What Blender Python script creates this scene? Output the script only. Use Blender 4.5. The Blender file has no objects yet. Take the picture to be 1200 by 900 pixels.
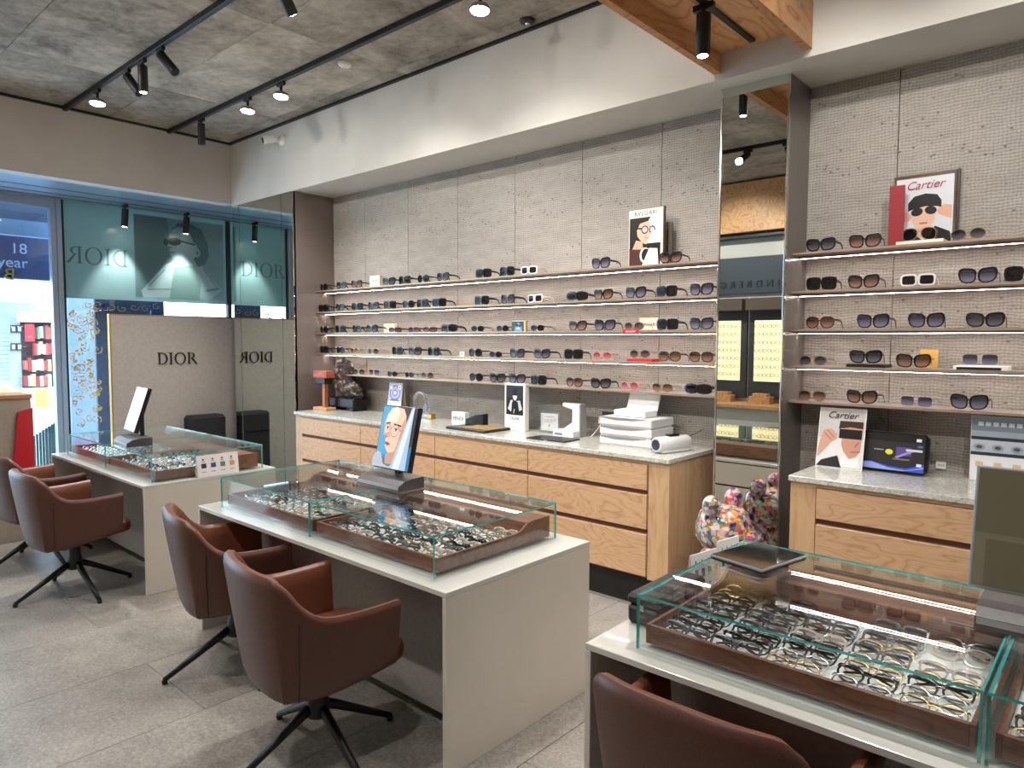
import bpy, math, random
from mathutils import Vector, Matrix
random.seed(7)
SC = bpy.context.scene
COL = SC.collection
R = math.radians
S = 0.88            # metres per layout unit
# ------------------------------------------------------------------ camera
CAM_H = 1.70
F = 819.45
yaw, pitch, roll = R(-41.636), R(-3.539), R(.211)
fw = Vector((math.sin(yaw)*math.cos(pitch), math.cos(yaw)*math.cos(pitch), math.sin(pitch)))
rt0 = fw.cross(Vector((0, 0, 1))).normalized()
up0 = rt0.cross(fw)
rt = rt0*math.cos(roll)+up0*math.sin(roll)
up = -rt0*math.sin(roll)+up0*math.cos(roll)
cam_d = bpy.data.cameras.new('camera')
cam = bpy.data.objects.new('camera', cam_d)
COL.objects.link(cam)
cam_d.sensor_width = 36
cam_d.lens = F/1200*36
cam_d.clip_start = .05
cam_d.clip_end = 300
m4 = Matrix((rt, up, -fw)).transposed().to_4x4()
m4.translation = Vector((0, 0, CAM_H*S))
cam.matrix_world = m4
SC.camera = cam
# ------------------------------------------------------------------ world, exposure
W = bpy.data.worlds.new('world')
SC.world = W
W.use_nodes = True
bgn = W.node_tree.nodes['Background']
bgn.inputs['Color'].default_value = (.84, .92, 1.0, 1)
bgn.inputs['Strength'].default_value = 5.0
SC.view_settings.view_transform = 'Standard'
SC.view_settings.look = 'None'
SC.view_settings.gamma = 1
SC.view_settings.use_curve_mapping = False
SC.view_settings.exposure = 0.45
LAMP = 1.0          # overall lamp gain

# ------------------------------------------------------------------ pixels to places (layout units)
C0 = Vector((0, 0, CAM_H))
def ray(x, y): return rt*((x-600)/F)+up*((450-y)/F)+fw
def onz(x, y, z): d = ray(x, y); return C0+d*((z-CAM_H)/d.z)
def ony(x, y, Y): d = ray(x, y); return C0+d*(Y/d.y)
def onx(x, y, X): d = ray(x, y); return C0+d*(X/d.x)
def xat(px, Y, z):
    """X of the point of plane Y, height z, that is seen in column px"""
    t = (px-600)/F
    z = z-CAM_H
    return -(Y*(rt.y-t*fw.y)+z*(rt.z-t*fw.z))/(rt.x-t*fw.x)

# ------------------------------------------------------------------ mesh helpers
class MB:
    def __init__(s): s.v = []; s.f = []; s.m = []; s.mi = 0
    def mat(s, i): s.mi = i; return s
    def face(s, idx): s.f.append(tuple(idx)); s.m.append(s.mi)
    def quad(s, *p):
        n = len(s.v); s.v += [tuple(q) for q in p]; s.face(range(n, n+len(p))); return s
    def box(s, x0, x1, y0, y1, z0, z1, b=0):
        if x0 > x1: x0, x1 = x1, x0
        if y0 > y1: y0, y1 = y1, y0
        if z0 > z1: z0, z1 = z1, z0
        n = len(s.v)
        if b <= 0:
            s.v += [(x, y, z) for z in (z0, z1) for y in (y0, y1) for x in (x0, x1)]
            for q in ((0, 2, 3, 1), (4, 5, 7, 6), (0, 1, 5, 4), (2, 6, 7, 3), (0, 4, 6, 2), (1, 3, 7, 5)):
                s.face([n+i for i in q])
            return s
        b = min(b, (x1-x0)*.49, (y1-y0)*.49, (z1-z0)*.49)
        X = (x0, x1); Y = (y0, y1); Z = (z0, z1); id = {}
        for i in (0, 1):
            for j in (0, 1):
                for k in (0, 1):
                    x, y, z = X[i], Y[j], Z[k]
                    dx, dy, dz = b*(1-2*i), b*(1-2*j), b*(1-2*k)
                    id[i, j, k, 0] = len(s.v); s.v.append((x, y+dy, z+dz))
                    id[i, j, k, 1] = len(s.v); s.v.append((x+dx, y, z+dz))
                    id[i, j, k, 2] = len(s.v); s.v.append((x+dx, y+dy, z))
        def add(idx):
            # orient outward
            c = Vector(((x0+x1)/2, (y0+y1)/2, (z0+z1)/2))
            P = [Vector(s.v[i]) for i in idx]
            nn = (P[1]-P[0]).cross(P[2]-P[0])
            if nn.dot(sum(P, Vector())/len(P)-c) < 0: idx = idx[::-1]
            s.face(idx)
        for a in range(3):
            for e in (0, 1):
                q = []
                for (p, r) in ((0, 0), (1, 0), (1, 1), (0, 1)):
                    k = [0, 0, 0]; k[a] = e; k[(a+1) % 3] = p; k[(a+2) % 3] = r
                    q.append(id[k[0], k[1], k[2], a])
                add(q)
        for a in range(3):
            b1, b2 = (a+1) % 3, (a+2) % 3
            for p in (0, 1):
                for r in (0, 1):
                    k0 = [0, 0, 0]; k1 = [0, 0, 0]
                    k0[a] = 0; k1[a] = 1; k0[b1] = k1[b1] = p; k0[b2] = k1[b2] = r
                    add([id[(*k0, b1)], id[(*k1, b1)], id[(*k1, b2)], id[(*k0, b2)]])
        for i in (0, 1):
            for j in (0, 1):
                for k in (0, 1):
                    add([id[i, j, k, 0], id[i, j, k, 1], id[i, j, k, 2]])
        return s
    def tube(s, pts, r, n=8, caps=True, sq=None):
        """sweep; r may be a list; sq=(a,b) scales the section"""
        pts = [Vector(p) for p in pts]
        rr = r if isinstance(r, (list, tuple)) else [r]*len(pts)
        rings = []
        d0 = (pts[1]-pts[0]).normalized()
        ref = Vector((0, 0, 1)) if abs(d0.z) < .9 else Vector((1, 0, 0))
        u = d0.cross(ref).normalized()
        for i, p in enumerate(pts):
            d = (pts[min(i+1, len(pts)-1)]-pts[max(i-1, 0)]).normalized()
            u = (u-d*u.dot(d)).normalized()
            w = d.cross(u)
            a, b = sq or (1, 1)
            n0 = len(s.v)
            for k in range(n):
                t = 2*math.pi*(k+.5)/n
                s.v.append(tuple(p+u*(math.cos(t)*rr[i]*a)+w*(math.sin(t)*rr[i]*b)))
            rings.append(n0)
        for i in range(len(rings)-1):
            for k in range(n):
                s.face((rings[i]+k, rings[i]+(k+1) % n, rings[i+1]+(k+1) % n, rings[i+1]+k))
        if caps:
            s.face([rings[0]+k for k in range(n)][::-1])
            s.face([rings[-1]+k for k in range(n)])
        return s
    def lathe(s, prof, n=24, c=(0, 0, 0), axis='z'):
        """prof: list of (r, h) from bottom to top"""
        rings = []
        for (r, h) in prof:
            n0 = len(s.v)
            for k in range(n):
                t = 2*math.pi*k/n
                a, b = r*math.cos(t), r*math.sin(t)
                q = (a, b, h) if axis == 'z' else ((a, -h, b) if axis == 'y' else (h, a, b))
                s.v.append((q[0]+c[0], q[1]+c[1], q[2]+c[2]))
            rings.append(n0)
        for i in range(len(rings)-1):
            for k in range(n):
                s.face((rings[i]+k, rings[i]+(k+1) % n, rings[i+1]+(k+1) % n, rings[i+1]+k))
        s.face([rings[0]+k for k in range(n)][::-1])
        s.face([rings[-1]+k for k in range(n)])
        return s
    def prism(s, poly, a, b, plane='xz'):
        """extrude a 2D polygon between a and b on the missing axis"""
        def P(q, h):
            return {'xz': (q[0], h, q[1]), 'xy': (q[0], q[1], h), 'yz': (h, q[0], q[1])}[plane]
        n = len(poly); n0 = len(s.v)
        s.v += [P(q, a) for q in poly]+[P(q, b) for q in poly]
        s.face(range(n0, n0+n)); s.face(range(n0+2*n-1, n0+n-1, -1))
        for i in range(n):
            j = (i+1) % n
            s.face((n0+j, n0+i, n0+n+i, n0+n+j))
        return s
    def ball(s, c, r, n=12, m=8, fn=None):
        rx, ry, rz = r if isinstance(r, (tuple, list)) else (r, r, r)
        n0 = len(s.v)
        for i in range(1, m):
            ph = math.pi*i/m
            for k in range(n):
                t = 2*math.pi*k/n
                q = Vector((math.sin(ph)*math.cos(t), math.sin(ph)*math.sin(t), math.cos(ph)))
                if fn: q = q*fn(q)
                s.v.append((c[0]+q.x*rx, c[1]+q.y*ry, c[2]+q.z*rz))
        t0 = len(s.v); s.v.append((c[0], c[1], c[2]+rz)); s.v.append((c[0], c[1], c[2]-rz))
        for i in range(m-2):
            for k in range(n):
                a = n0+i*n+k; b = n0+i*n+(k+1) % n
                s.face((a, a+n, b+n, b))
        for k in range(n):
            s.face((t0, n0+k, n0+(k+1) % n))
            s.face((t0+1, n0+(m-2)*n+(k+1) % n, n0+(m-2)*n+k))
        return s
    def mesh(s, name, mats, smooth=False):
        me = bpy.data.meshes.new(name)
        me.from_pydata(s.v, [], s.f)
        for m in (mats if isinstance(mats, (list, tuple)) else [mats]): me.materials.append(m)
        me.polygons.foreach_set('material_index', s.m)
        if smooth is True: me.polygons.foreach_set('use_smooth', [True]*len(s.f))
        me.update()
        if smooth == 'auto':
            me.polygons.foreach_set('use_smooth', [True]*len(s.f))
            me.set_sharp_from_angle(angle=R(46))
        return me
    def build(s, name, mats, parent=None, smooth=False, loc=None, rot=None):
        return put(name, s.mesh(name, mats, smooth), parent, loc, rot)

def put(name, me, parent=None, loc=None, rot=None):
    o = bpy.data.objects.new(name, me)
    COL.objects.link(o)
    if parent: o.parent = parent
    if loc is not None: o.location = loc
    if rot is not None: o.rotation_euler = rot
    return o
def tag(o, label=None, cat=None, group=None, kind=None):
    if label: o['label'] = label
    if cat: o['category'] = cat
    if group: o['group'] = group
    if kind: o['kind'] = kind
    return o
def thing(name, label, cat, loc=(0, 0, 0), rz=0, group=None):
    o = bpy.data.objects.new(name, None)
    COL.objects.link(o)
    o.empty_display_size = .05
    o.location = loc
    o.rotation_euler = (0, 0, rz)
    return tag(o, label, cat, group)
def struct(name, mb, mats, label=None, parent=None, smooth=False):
    o = mb.build(name, mats, parent, smooth)
    tag(o, label, kind='structure')
    return o
KIDS = {}
def copy_tree(o, parent=None):
    c = o.copy(); COL.objects.link(c); c.parent = parent
    for ch in o.children: copy_tree(ch, c)
    return c
def text(name, s, size, mat, parent, loc, rot=(R(90), 0, 0), ext=.001, align='CENTER', shear=0, sx=1, space=1):
    cu = bpy.data.curves.new('lettering', 'FONT')
    cu.body = s; cu.size = size; cu.extrude = ext; cu.align_x = align; cu.align_y = 'CENTER'; cu.shear = shear
    cu.space_character = space; cu.resolution_u = 3
    t = bpy.data.objects.new('tmp', cu)
    me = bpy.data.meshes.new_from_object(t)
    bpy.data.objects.remove(t); bpy.data.curves.remove(cu)
    if sx != 1:
        for v in me.vertices: v.co.x *= sx
        if sx < 0: me.flip_normals()
    me.materials.clear(); me.materials.append(mat)
    return put(name, me, parent, loc, rot)

# ------------------------------------------------------------------ materials
def lin(c):
    if isinstance(c, str):
        c = [int(c[i:i+2], 16)/255 for i in (0, 2, 4)]
    return tuple((x/12.92 if x <= .04045 else ((x+.055)/1.055)**2.4) for x in c)+(1,)
def base(name, col, rough=.5, metal=0, spec=.5, coat=0):
    m = bpy.data.materials.new(name); m.use_nodes = True
    b = m.node_tree.nodes['Principled BSDF']
    b.inputs['Base Color'].default_value = lin(col)
    b.inputs['Roughness'].default_value = rough
    b.inputs['Metallic'].default_value = metal
    b.inputs['Specular IOR Level'].default_value = spec
    b.inputs['Coat Weight'].default_value = coat
    return m
class N:
    """tiny node helper"""
    def __init__(s, m): s.t = m.node_tree; s.b = s.t.nodes.get('Principled BSDF')
    def n(s, ty, **kw):
        x = s.t.nodes.new('ShaderNode'+ty)
        for k, v in kw.items():
            if k in x.inputs: x.inputs[k].default_value = v
            else: setattr(x, k, v)
        return x
    def l(s, a, b): s.t.links.new(a, b)
    def co(s, scale=(1, 1, 1), rot=(0, 0, 0), src='Object'):
        c = s.n('TexCoord'); mp = s.n('Mapping')
        mp.inputs['Scale'].default_value = scale; mp.inputs['Rotation'].default_value = rot
        s.l(c.outputs[src], mp.inputs['Vector']); return mp.outputs['Vector']
    def ramp(s, fac, stops):
        r = s.n('ValToRGB'); e = r.color_ramp.elements
        while len(e) < len(stops): e.new(.5)
        for el, (p, c) in zip(e, stops): el.position = p; el.color = lin(c)
        s.l(fac, r.inputs['Fac']); return r.outputs['Color']
    def mix(s, fac, a, b, mode='MIX'):
        x = s.n('MixRGB', blend_type=mode)
        for i, q in ((0, fac), (1, a), (2, b)):
            if isinstance(q, (int, float)): x.inputs[i].default_value = q
            elif isinstance(q, tuple): x.inputs[i].default_value = q
            else: s.l(q, x.inputs[i])
        return x.outputs[0]
    def bump(s, h, st=.3, d=.01):
        b = s.n('Bump', Strength=st, Distance=d); s.l(h, b.inputs['Height']); s.l(b.outputs[0], s.b.inputs['Normal'])
    def color(s, c): s.l(c, s.b.inputs['Base Color'])
def speck(name, col, col2, scale=60, rough=.5, bump=.1, detail=4, coat=0, metal=0, contrast=(.35, .65), rot=(0, 0, 0), st=(1, 1, 1)):
    m = base(name, col, rough, metal, coat=coat); n = N(m)
    t = n.n('TexNoise', Scale=scale, Detail=detail); n.l(n.co(st, rot), t.inputs['Vector'])
    n.color(n.ramp(t.outputs['Fac'], [(contrast[0], col), (contrast[1], col2)]))
    if bump: n.bump(t.outputs['Fac'], bump, .004)
    return m
def wood(name, c1, c2, c3, st=(1, 1, 8), scale=3, rough=.45, bump=.05, dist=5, rnd=True):
    m = base(name, c1, rough); n = N(m)
    v = n.co(st)
    if rnd:
        oi = n.n('ObjectInfo'); sc = n.n('VectorMath', operation='SCALE'); sc.inputs[0].default_value = (7, 3, 5)
        n.l(oi.outputs['Random'], sc.inputs['Scale']); ad = n.n('VectorMath', operation='ADD')
        n.l(v, ad.inputs[0]); n.l(sc.outputs[0], ad.inputs[1]); v = ad.outputs[0]
    t = n.n('TexNoise', Scale=scale, Detail=2, Distortion=.4); n.l(v, t.inputs['Vector'])
    mu = n.n('Math', operation='MULTIPLY'); mu.inputs[1].default_value = dist; n.l(t.outputs['Fac'], mu.inputs[0])
    fr = n.n('Math', operation='PINGPONG'); fr.inputs[1].default_value = .5; n.l(mu.outputs[0], fr.inputs[0])
    f2 = n.n('TexNoise', Scale=scale*14, Detail=3); n.l(v, f2.inputs['Vector'])
    a = n.ramp(fr.outputs[0], [(0, c3), (.12, c1), (.5, c2)])
    n.color(n.mix(.25, a, n.ramp(f2.outputs['Fac'], [(.3, c3), (.7, c2)])))
    n.bump(f2.outputs['Fac'], bump, .002)
    return m
def emis(name, col, st):
    m = base(name, col, .5); b = m.node_tree.nodes['Principled BSDF']
    b.inputs['Emission Color'].default_value = lin(col); b.inputs['Emission Strength'].default_value = st
    return m
def thin_glass(name, tint=(.965, .99, .985), refl=1.0, f0=.04):
    """clear pane: see-through with a mirror reflection that grows towards grazing angles"""
    m = bpy.data.materials.new(name); m.use_nodes = True; t = m.node_tree; t.nodes.clear()
    o = t.nodes.new('ShaderNodeOutputMaterial'); mx = t.nodes.new('ShaderNodeMixShader')
    tr = t.nodes.new('ShaderNodeBsdfTransparent'); gl = t.nodes.new('ShaderNodeBsdfGlossy')
    fr = t.nodes.new('ShaderNodeLayerWeight'); fr.inputs['Blend'].default_value = .5
    pw = t.nodes.new('ShaderNodeMath'); pw.operation = 'POWER'; pw.inputs[1].default_value = 5
    ma = t.nodes.new('ShaderNodeMath'); ma.operation = 'MULTIPLY_ADD'; ma.inputs[1].default_value = .96-f0; ma.inputs[2].default_value = f0
    tr.inputs['Color'].default_value = (*tint, 1); gl.inputs['Roughness'].default_value = 0.0
    gl.inputs['Color'].default_value = (refl, refl, refl, 1)
    t.links.new(fr.outputs['Facing'], pw.inputs[0]); t.links.new(pw.outputs[0], ma.inputs[0]); t.links.new(ma.outputs[0], mx.inputs[0])
    t.links.new(tr.outputs[0], mx.inputs[1]); t.links.new(gl.outputs[0], mx.inputs[2])
    t.links.new(mx.outputs[0], o.inputs[0]); return m

M = {}
M['paint'] = speck('wall_paint', 'c6c2ba', 'cdc9c1', 3, .85, 0)
M['paint_warm'] = speck('wall_paint_warm', 'c0bbb8', 'c7c2bf', 3, .85, 0)
M['dark'] = base('black_metal', '0f0f10', .45)
M['blackp'] = base('black_plastic', '121214', .35)
M['chrome'] = base('chrome', 'd8d8d8', .12, 1)
M['alu'] = base('brushed_aluminium', '9fb0c4', .35, .7)
M['mirror'] = base('mirror_glass', 'd3dad6', .0, 1)
M['taupe'] = speck('taupe_laminate', '756a65', '7d726c', 8, .32, 0, st=(1, 1, 30))
M['steel'] = speck('grey_brushed_panel', '77706b', '827b75', 8, .3, 0, metal=.4, st=(20, 20, 1))
M['white'] = base('white_lacquer', 'c6c5bf', .14, 0, .5, .3)
M['white_side'] = speck('offwhite_lacquer', 'c9c4ba', 'cdc8be', 4, .3, 0)
M['greyfront'] = speck('grey_linen_laminate', '8a827d', '938b86', 60, .5, .03)
M['walnut'] = wood('walnut', '6b3f2d', '7d4f3a', '4a2a1e', (1.0, 6, 6), 4, .4, .06, 4)
M['maple'] = wood('maple_veneer', 'c9a27c', 'd0ab86', 'b08760', (1.0, 1, 5.0), 1.35, .38, .03, 18)
M['maple_v'] = wood('maple_upright', 'c6a07a', 'ccaa84', 'b8916a', (4.5, 4.5, .6), 2.0, .38, .03, 5)
M['groove'] = base('dark_groove', '6b4636', .6)
M['kick'] = base('black_plinth', '151313', .6)
M['ply'] = wood('plywood', 'cf9a66', 'd9a878', 'a9703f', (3, .7, 3), 1.5, .5, .04, 9)
M['ply_edge'] = wood('plywood_edge', 'c79563', 'b98150', '8d5c34', (1, 1, 30), 4, .6, .05, 5)
M['teal_edge'] = base('teal_glass_edge', '3fb8b4', .2, 0, .6); 
b_ = M['teal_edge'].node_tree.nodes['Principled BSDF']; b_.inputs['Transmission Weight'].default_value = .35
M['glass'] = thin_glass('case_glass')
M['glass_win'] = thin_glass('window_glass', (.86, .95, 1.0))
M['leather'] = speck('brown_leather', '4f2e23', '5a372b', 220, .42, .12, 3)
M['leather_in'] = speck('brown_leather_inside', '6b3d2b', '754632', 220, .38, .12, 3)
M['seam'] = base('dark_seam', '2a1512', .7)
M['lens_emit'] = emis('lit_lamp_face', 'fff6ea', 30)
M['led'] = emis('led_strip', 'fff5ec', 30)
M['copper'] = base('copper_profile', 'a0705e', .5, .2)
M['shelf'] = speck('taupe_shelf_metal', '9d918a', 'a79b94', 20, .35, 0, metal=.25)
M['gold'] = base('gold_trim', 'c9a45c', .3, .9)
M['card'] = base('white_card', 'ecebe6', .55)
M['cream'] = base('cream_card', 'e9e0cd', .6)
M['ink'] = base('black_ink', '141414', .6)
M['redc'] = base('red_card', 'c0202c', .5)
M['darkred'] = base('dark_red_panel', '8e1420', .5)
M['yellowc'] = base('yellow_card', 'd7ab57', .5)
M['acrylic'] = thin_glass('clear_acrylic', (.9, .92, .92), 1)
M['felt'] = speck('pale_grey_liner', 'dcdad8', 'e6e4e2', 80, .7, .05)
# woven wall covering
m = base('woven_wallcovering', 'a79f95', .85); n = N(m)
wv = n.co((1, 1, 1))
d = n.n('TexNoise', Scale=9, Detail=2); n.l(wv, d.inputs['Vector'])
vv = n.mix(.03, wv, d.outputs['Color'], 'ADD')
w1 = n.n('TexWave', wave_type='BANDS', bands_direction='Z', Scale=19, Distortion=2.2, Detail=2); w1.inputs['Detail Scale'].default_value = 4; n.l(vv, w1.inputs['Vector'])
w2 = n.n('TexWave', wave_type='BANDS', bands_direction='X', Scale=17, Distortion=2.6, Detail=2); w2.inputs['Detail Scale'].default_value = 4; n.l(vv, w2.inputs['Vector'])
big = n.n('TexNoise', Scale=5, Detail=5); n.l(n.co((1, 1, 3)), big.inputs['Vector'])
sp = n.n('TexVoronoi', Scale=16, feature='F1'); n.l(n.co((1, 1, 1.3)), sp.inputs['Vector'])
c1 = n.ramp(w1.outputs['Fac'], [(0, 'a69e94'), (.3, 'c4bdb2'), (1, 'c9c2b7')])
c2 = n.ramp(w2.outputs['Fac'], [(0, 'b3aba1'), (.3, 'c6bfb5'), (1, 'cdc6bb')])
c = n.mix(.75, c1, c2, 'MULTIPLY'); c = n.mix(.5, c, n.ramp(big.outputs['Fac'], [(.3, '8a8177'), (.7, 'b2aaa0')]), 'OVERLAY')
bri = n.n('BrightContrast', Bright=.06, Contrast=.16); hs = n.n('HueSaturation', Saturation=.5); n.l(c, hs.inputs['Color']); n.l(hs.outputs[0], bri.inputs['Color'])
c = n.mix(n.ramp(sp.outputs['Distance'], [(.08, 'd0d0d0'), (.17, '000000')]), bri.outputs[0], lin('3f362e'))
n.color(c); h = n.mix(.5, w1.outputs['Fac'], w2.outputs['Fac']); n.bump(h, .5, .004)
M['weave'] = m
# concrete
m = base('board_marked_concrete', '7f786f', .9); n = N(m)
oi = n.n('ObjectInfo'); sc_ = n.n('VectorMath', operation='SCALE'); sc_.inputs[0].default_value = (17, 13, 5); n.l(oi.outputs['Random'], sc_.inputs['Scale'])
ad = n.n('VectorMath', operation='ADD'); n.l(n.co((1, 1, 1)), ad.inputs[0]); n.l(sc_.outputs[0], ad.inputs[1])
t1 = n.n('TexNoise', Scale=1.6, Detail=10, Roughness=.7, Distortion=.25); n.l(ad.outputs[0], t1.inputs['Vector'])
t2 = n.n('TexNoise', Scale=14, Detail=6, Roughness=.7); n.l(ad.outputs[0], t2.inputs['Vector'])
c = n.ramp(t1.outputs['Fac'], [(.36, '4f463d'), (.46, '93877a'), (.55, 'b5a99a'), (.64, 'd6cbbb')])
c = n.mix(.42, c, n.ramp(t2.outputs['Fac'], [(.3, '6d645a'), (.55, 'aba499'), (.75, 'c6bfb5')]))
hv = n.n('HueSaturation'); hm = n.n('MapRange'); hm.inputs['To Min'].default_value = .86; hm.inputs['To Max'].default_value = 1.12
n.l(oi.outputs['Random'], hm.inputs['Value']); n.l(hm.outputs[0], hv.inputs['Value']); n.l(c, hv.inputs['Color'])
n.color(hv.outputs[0]); n.bump(t2.outputs['Fac'], .5, .01)
M['concrete'] = m
# floor stone
m = base('grey_stone_tile', '8a857e', .42); n = N(m)
oi = n.n('ObjectInfo'); sc_ = n.n('VectorMath', operation='SCALE'); sc_.inputs[0].default_value = (17, 13, 5); n.l(oi.outputs['Random'], sc_.inputs['Scale'])
ad = n.n('VectorMath', operation='ADD'); n.l(n.co((1, 1, 1)), ad.inputs[0]); n.l(sc_.outputs[0], ad.inputs[1])
t1 = n.n('TexNoise', Scale=3, Detail=8, Roughness=.65); n.l(ad.outputs[0], t1.inputs['Vector'])
t2 = n.n('TexNoise', Scale=70, Detail=4, Roughness=.7); n.l(ad.outputs[0], t2.inputs['Vector'])
c = n.ramp(t1.outputs['Fac'], [(.35, '716b63'), (.5, '8d8780'), (.65, 'a39d95')])
c = n.mix(.5, c, n.ramp(t2.outputs['Fac'], [(.32, '625c55'), (.5, '8e8881'), (.68, 'b8b2a9')]))
n.color(c); n.bump(t2.outputs['Fac'], .15, .004)
M['tile'] = m
# granite
m = base('pale_granite', 'b9b9b2', .16); n = N(m)
t1 = n.n('TexNoise', Scale=55, Detail=6, Roughness=.75); n.l(n.co(), t1.inputs['Vector'])
t2 = n.n('TexVoronoi', Scale=70); n.l(n.co(), t2.inputs['Vector'])
c = n.ramp(t1.outputs['Fac'], [(.3, '5f5e58'), (.43, 'a8a79f'), (.55, 'c8c7bf'), (.7, 'dcdbd4')])
n.color(n.mix(.3, c, n.ramp(t2.outputs['Distance'], [(.1, '77766f'), (.5, 'd0cfc7')])))
M['granite'] = m
def vcol(name, emit=0, rough=.35, coat=0):
    m = base(name, 'ffffff', rough, coat=coat); n = N(m)
    a = n.n('VertexColor', layer_name='Col'); n.color(a.outputs['Color'])
    if emit:
        n.l(a.outputs['Color'], n.b.inputs['Emission Color']); n.b.inputs['Emission Strength'].default_value = emit
    return m
M['print'] = vcol('printed_picture', 0, .3)
M['screen'] = vcol('lit_screen', .3, .15)
M['screen_off'] = vcol('dark_screen', .12, .1)

def see_through(m, f):
    # frosted film: part of the light comes through from behind
    n = N(m); tl = n.n('BsdfTranslucent'); mx = n.n('MixShader'); mx.inputs[0].default_value = f
    src = n.b.inputs['Base Color']
    if src.is_linked: n.l(src.links[0].from_socket, tl.inputs['Color'])
    else: tl.inputs['Color'].default_value = src.default_value
    out = [x for x in n.t.nodes if x.type == 'OUTPUT_MATERIAL'][0]
    n.l(n.b.outputs[0], mx.inputs[1]); n.l(tl.outputs[0], mx.inputs[2]); n.l(mx.outputs[0], out.inputs[0])
    return m
M['film'] = see_through(vcol('printed_film', 0, .3), .3)
# ------------------------------------------------------------------ flat prints
def ell(cx, cy, rx, ry, n=20, a0=0, a1=360, rot=0):
    o = []
    for k in range(n+(a1-a0 < 360)):
        t = R(a0+(a1-a0)*k/n)
        x, y = rx*math.cos(t), ry*math.sin(t)
        c, s_ = math.cos(R(rot)), math.sin(R(rot))
        o.append((cx+x*c-y*s_, cy+x*s_+y*c))
    return o
def rect(x0, y0, x1, y1): return [(x0, y0), (x1, y0), (x1, y1), (x0, y1)]
def line(x0, y0, x1, y1, w):
    dx, dy = x1-x0, y1-y0; L = math.hypot(dx, dy) or 1; nx, ny = -dy/L*w/2, dx/L*w/2
    return [(x0+nx, y0+ny), (x0-nx, y0-ny), (x1-nx, y1-ny), (x1+nx, y1+ny)]
def picture(name, w, h, shapes, parent, loc, rot=(0, 0, 0), mat='print', step=.0003, flip=False):
    """flat print, w x h, origin at lower left, facing -Y of its own frame; shapes in 0..1"""
    v, f, cols = [], [], []
    for i, (c, poly) in enumerate(shapes):
        n0 = len(v)
        if flip: poly = [(1-x, y) for x, y in poly]
        a = sum(poly[k][0]*poly[(k+1) % len(poly)][1]-poly[(k+1) % len(poly)][0]*poly[k][1] for k in range(len(poly)))
        if a < 0: poly = poly[::-1]
        v += [(x*w, -step*i, y*h) for x, y in poly]
        f.append(tuple(range(n0, n0+len(poly)))); cols.append(lin(c))
    me = bpy.data.meshes.new(name); me.from_pydata(v, [], f)
    at = me.color_attributes.new('Col', 'FLOAT_COLOR', 'CORNER')
    for p, c in zip(me.polygons, cols):
        for li in p.loop_indices: at.data[li].color = c
    me.materials.append(M[mat])
    return put(name, me, parent, loc, rot)
def serif(word):
    """roman capitals with thick and thin strokes: list of polygons, cap height 1"""
    P, x = [], 0
    def band(cx, cy, rx, ry, tx, ty, a0, a1, n):
        for k in range(n):
            q = []
            for t, (ux, uy) in ((a0+(a1-a0)*k/n, (0, 0)), (a0+(a1-a0)*(k+1)/n, (0, 0)), (a0+(a1-a0)*(k+1)/n, (tx, ty)), (a0+(a1-a0)*k/n, (tx, ty))):
                q.append((cx+(rx-ux)*math.cos(R(t)), cy+(ry-uy)*math.sin(R(t))))
            P.append(q)
    for ch in word:
        if ch == 'D':
            P.append(rect(x+.1, 0, x+.23, 1)); P.append(rect(x, 0, x+.36, .04)); P.append(rect(x, .96, x+.36, 1))
            band(x+.33, .5, .52, .5, .14, .045, -90, 90, 14); w = .9
        elif ch == 'I':
            P.append(rect(x+.1, 0, x+.23, 1)); P.append(rect(x, 0, x+.33, .04)); P.append(rect(x, .96, x+.33, 1)); w = .4
        elif ch == 'O':
            band(x+.48, .5, .48, .53, .13, .045, 0, 360, 28); w = 1.02
        elif ch == 'R':
            P.append(rect(x+.1, 0, x+.23, 1)); P.append(rect(x, 0, x+.33, .04)); P.append(rect(x, .96, x+.33, 1))
            band(x+.3, .75, .36, .25, .13, .045, -90, 90, 10); P.append([(x+.36, .52), (x+.5, .5), (x+.88, 0), (x+.7, 0)]); w = .88
        else: w = .3
        x += w+.06
    return P, x-.06
def serif_mesh(name, word, h, mat, parent, loc, rot, ext=.004, flip=False, split=0):
    P, wd = serif(word); b = MB()
    for q in P:
        q = [((x-wd/2)*h*(-1 if flip else 1), (y-.5)*h) for x, y in q]
        if sum(q[k][0]*q[(k+1) % len(q)][1]-q[(k+1) % len(q)][0]*q[k][1] for k in range(len(q))) < 0: q = q[::-1]
        b.prism(q, -ext, 0)
    return b.build(name, mat, parent, False, loc, rot)
# ================================================================== THE ROOM
XL, XR, YN, YW = -7.80, 2.2, -1.60, 4.416      # shopfront, far side, opposite wall, shelf wall
XG = -8.95                                     # glazing, set back behind the bulkhead
YS, ZS, ZC = 3.929, 3.224, 3.93                # soffit front, soffit underside, ceiling
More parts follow.
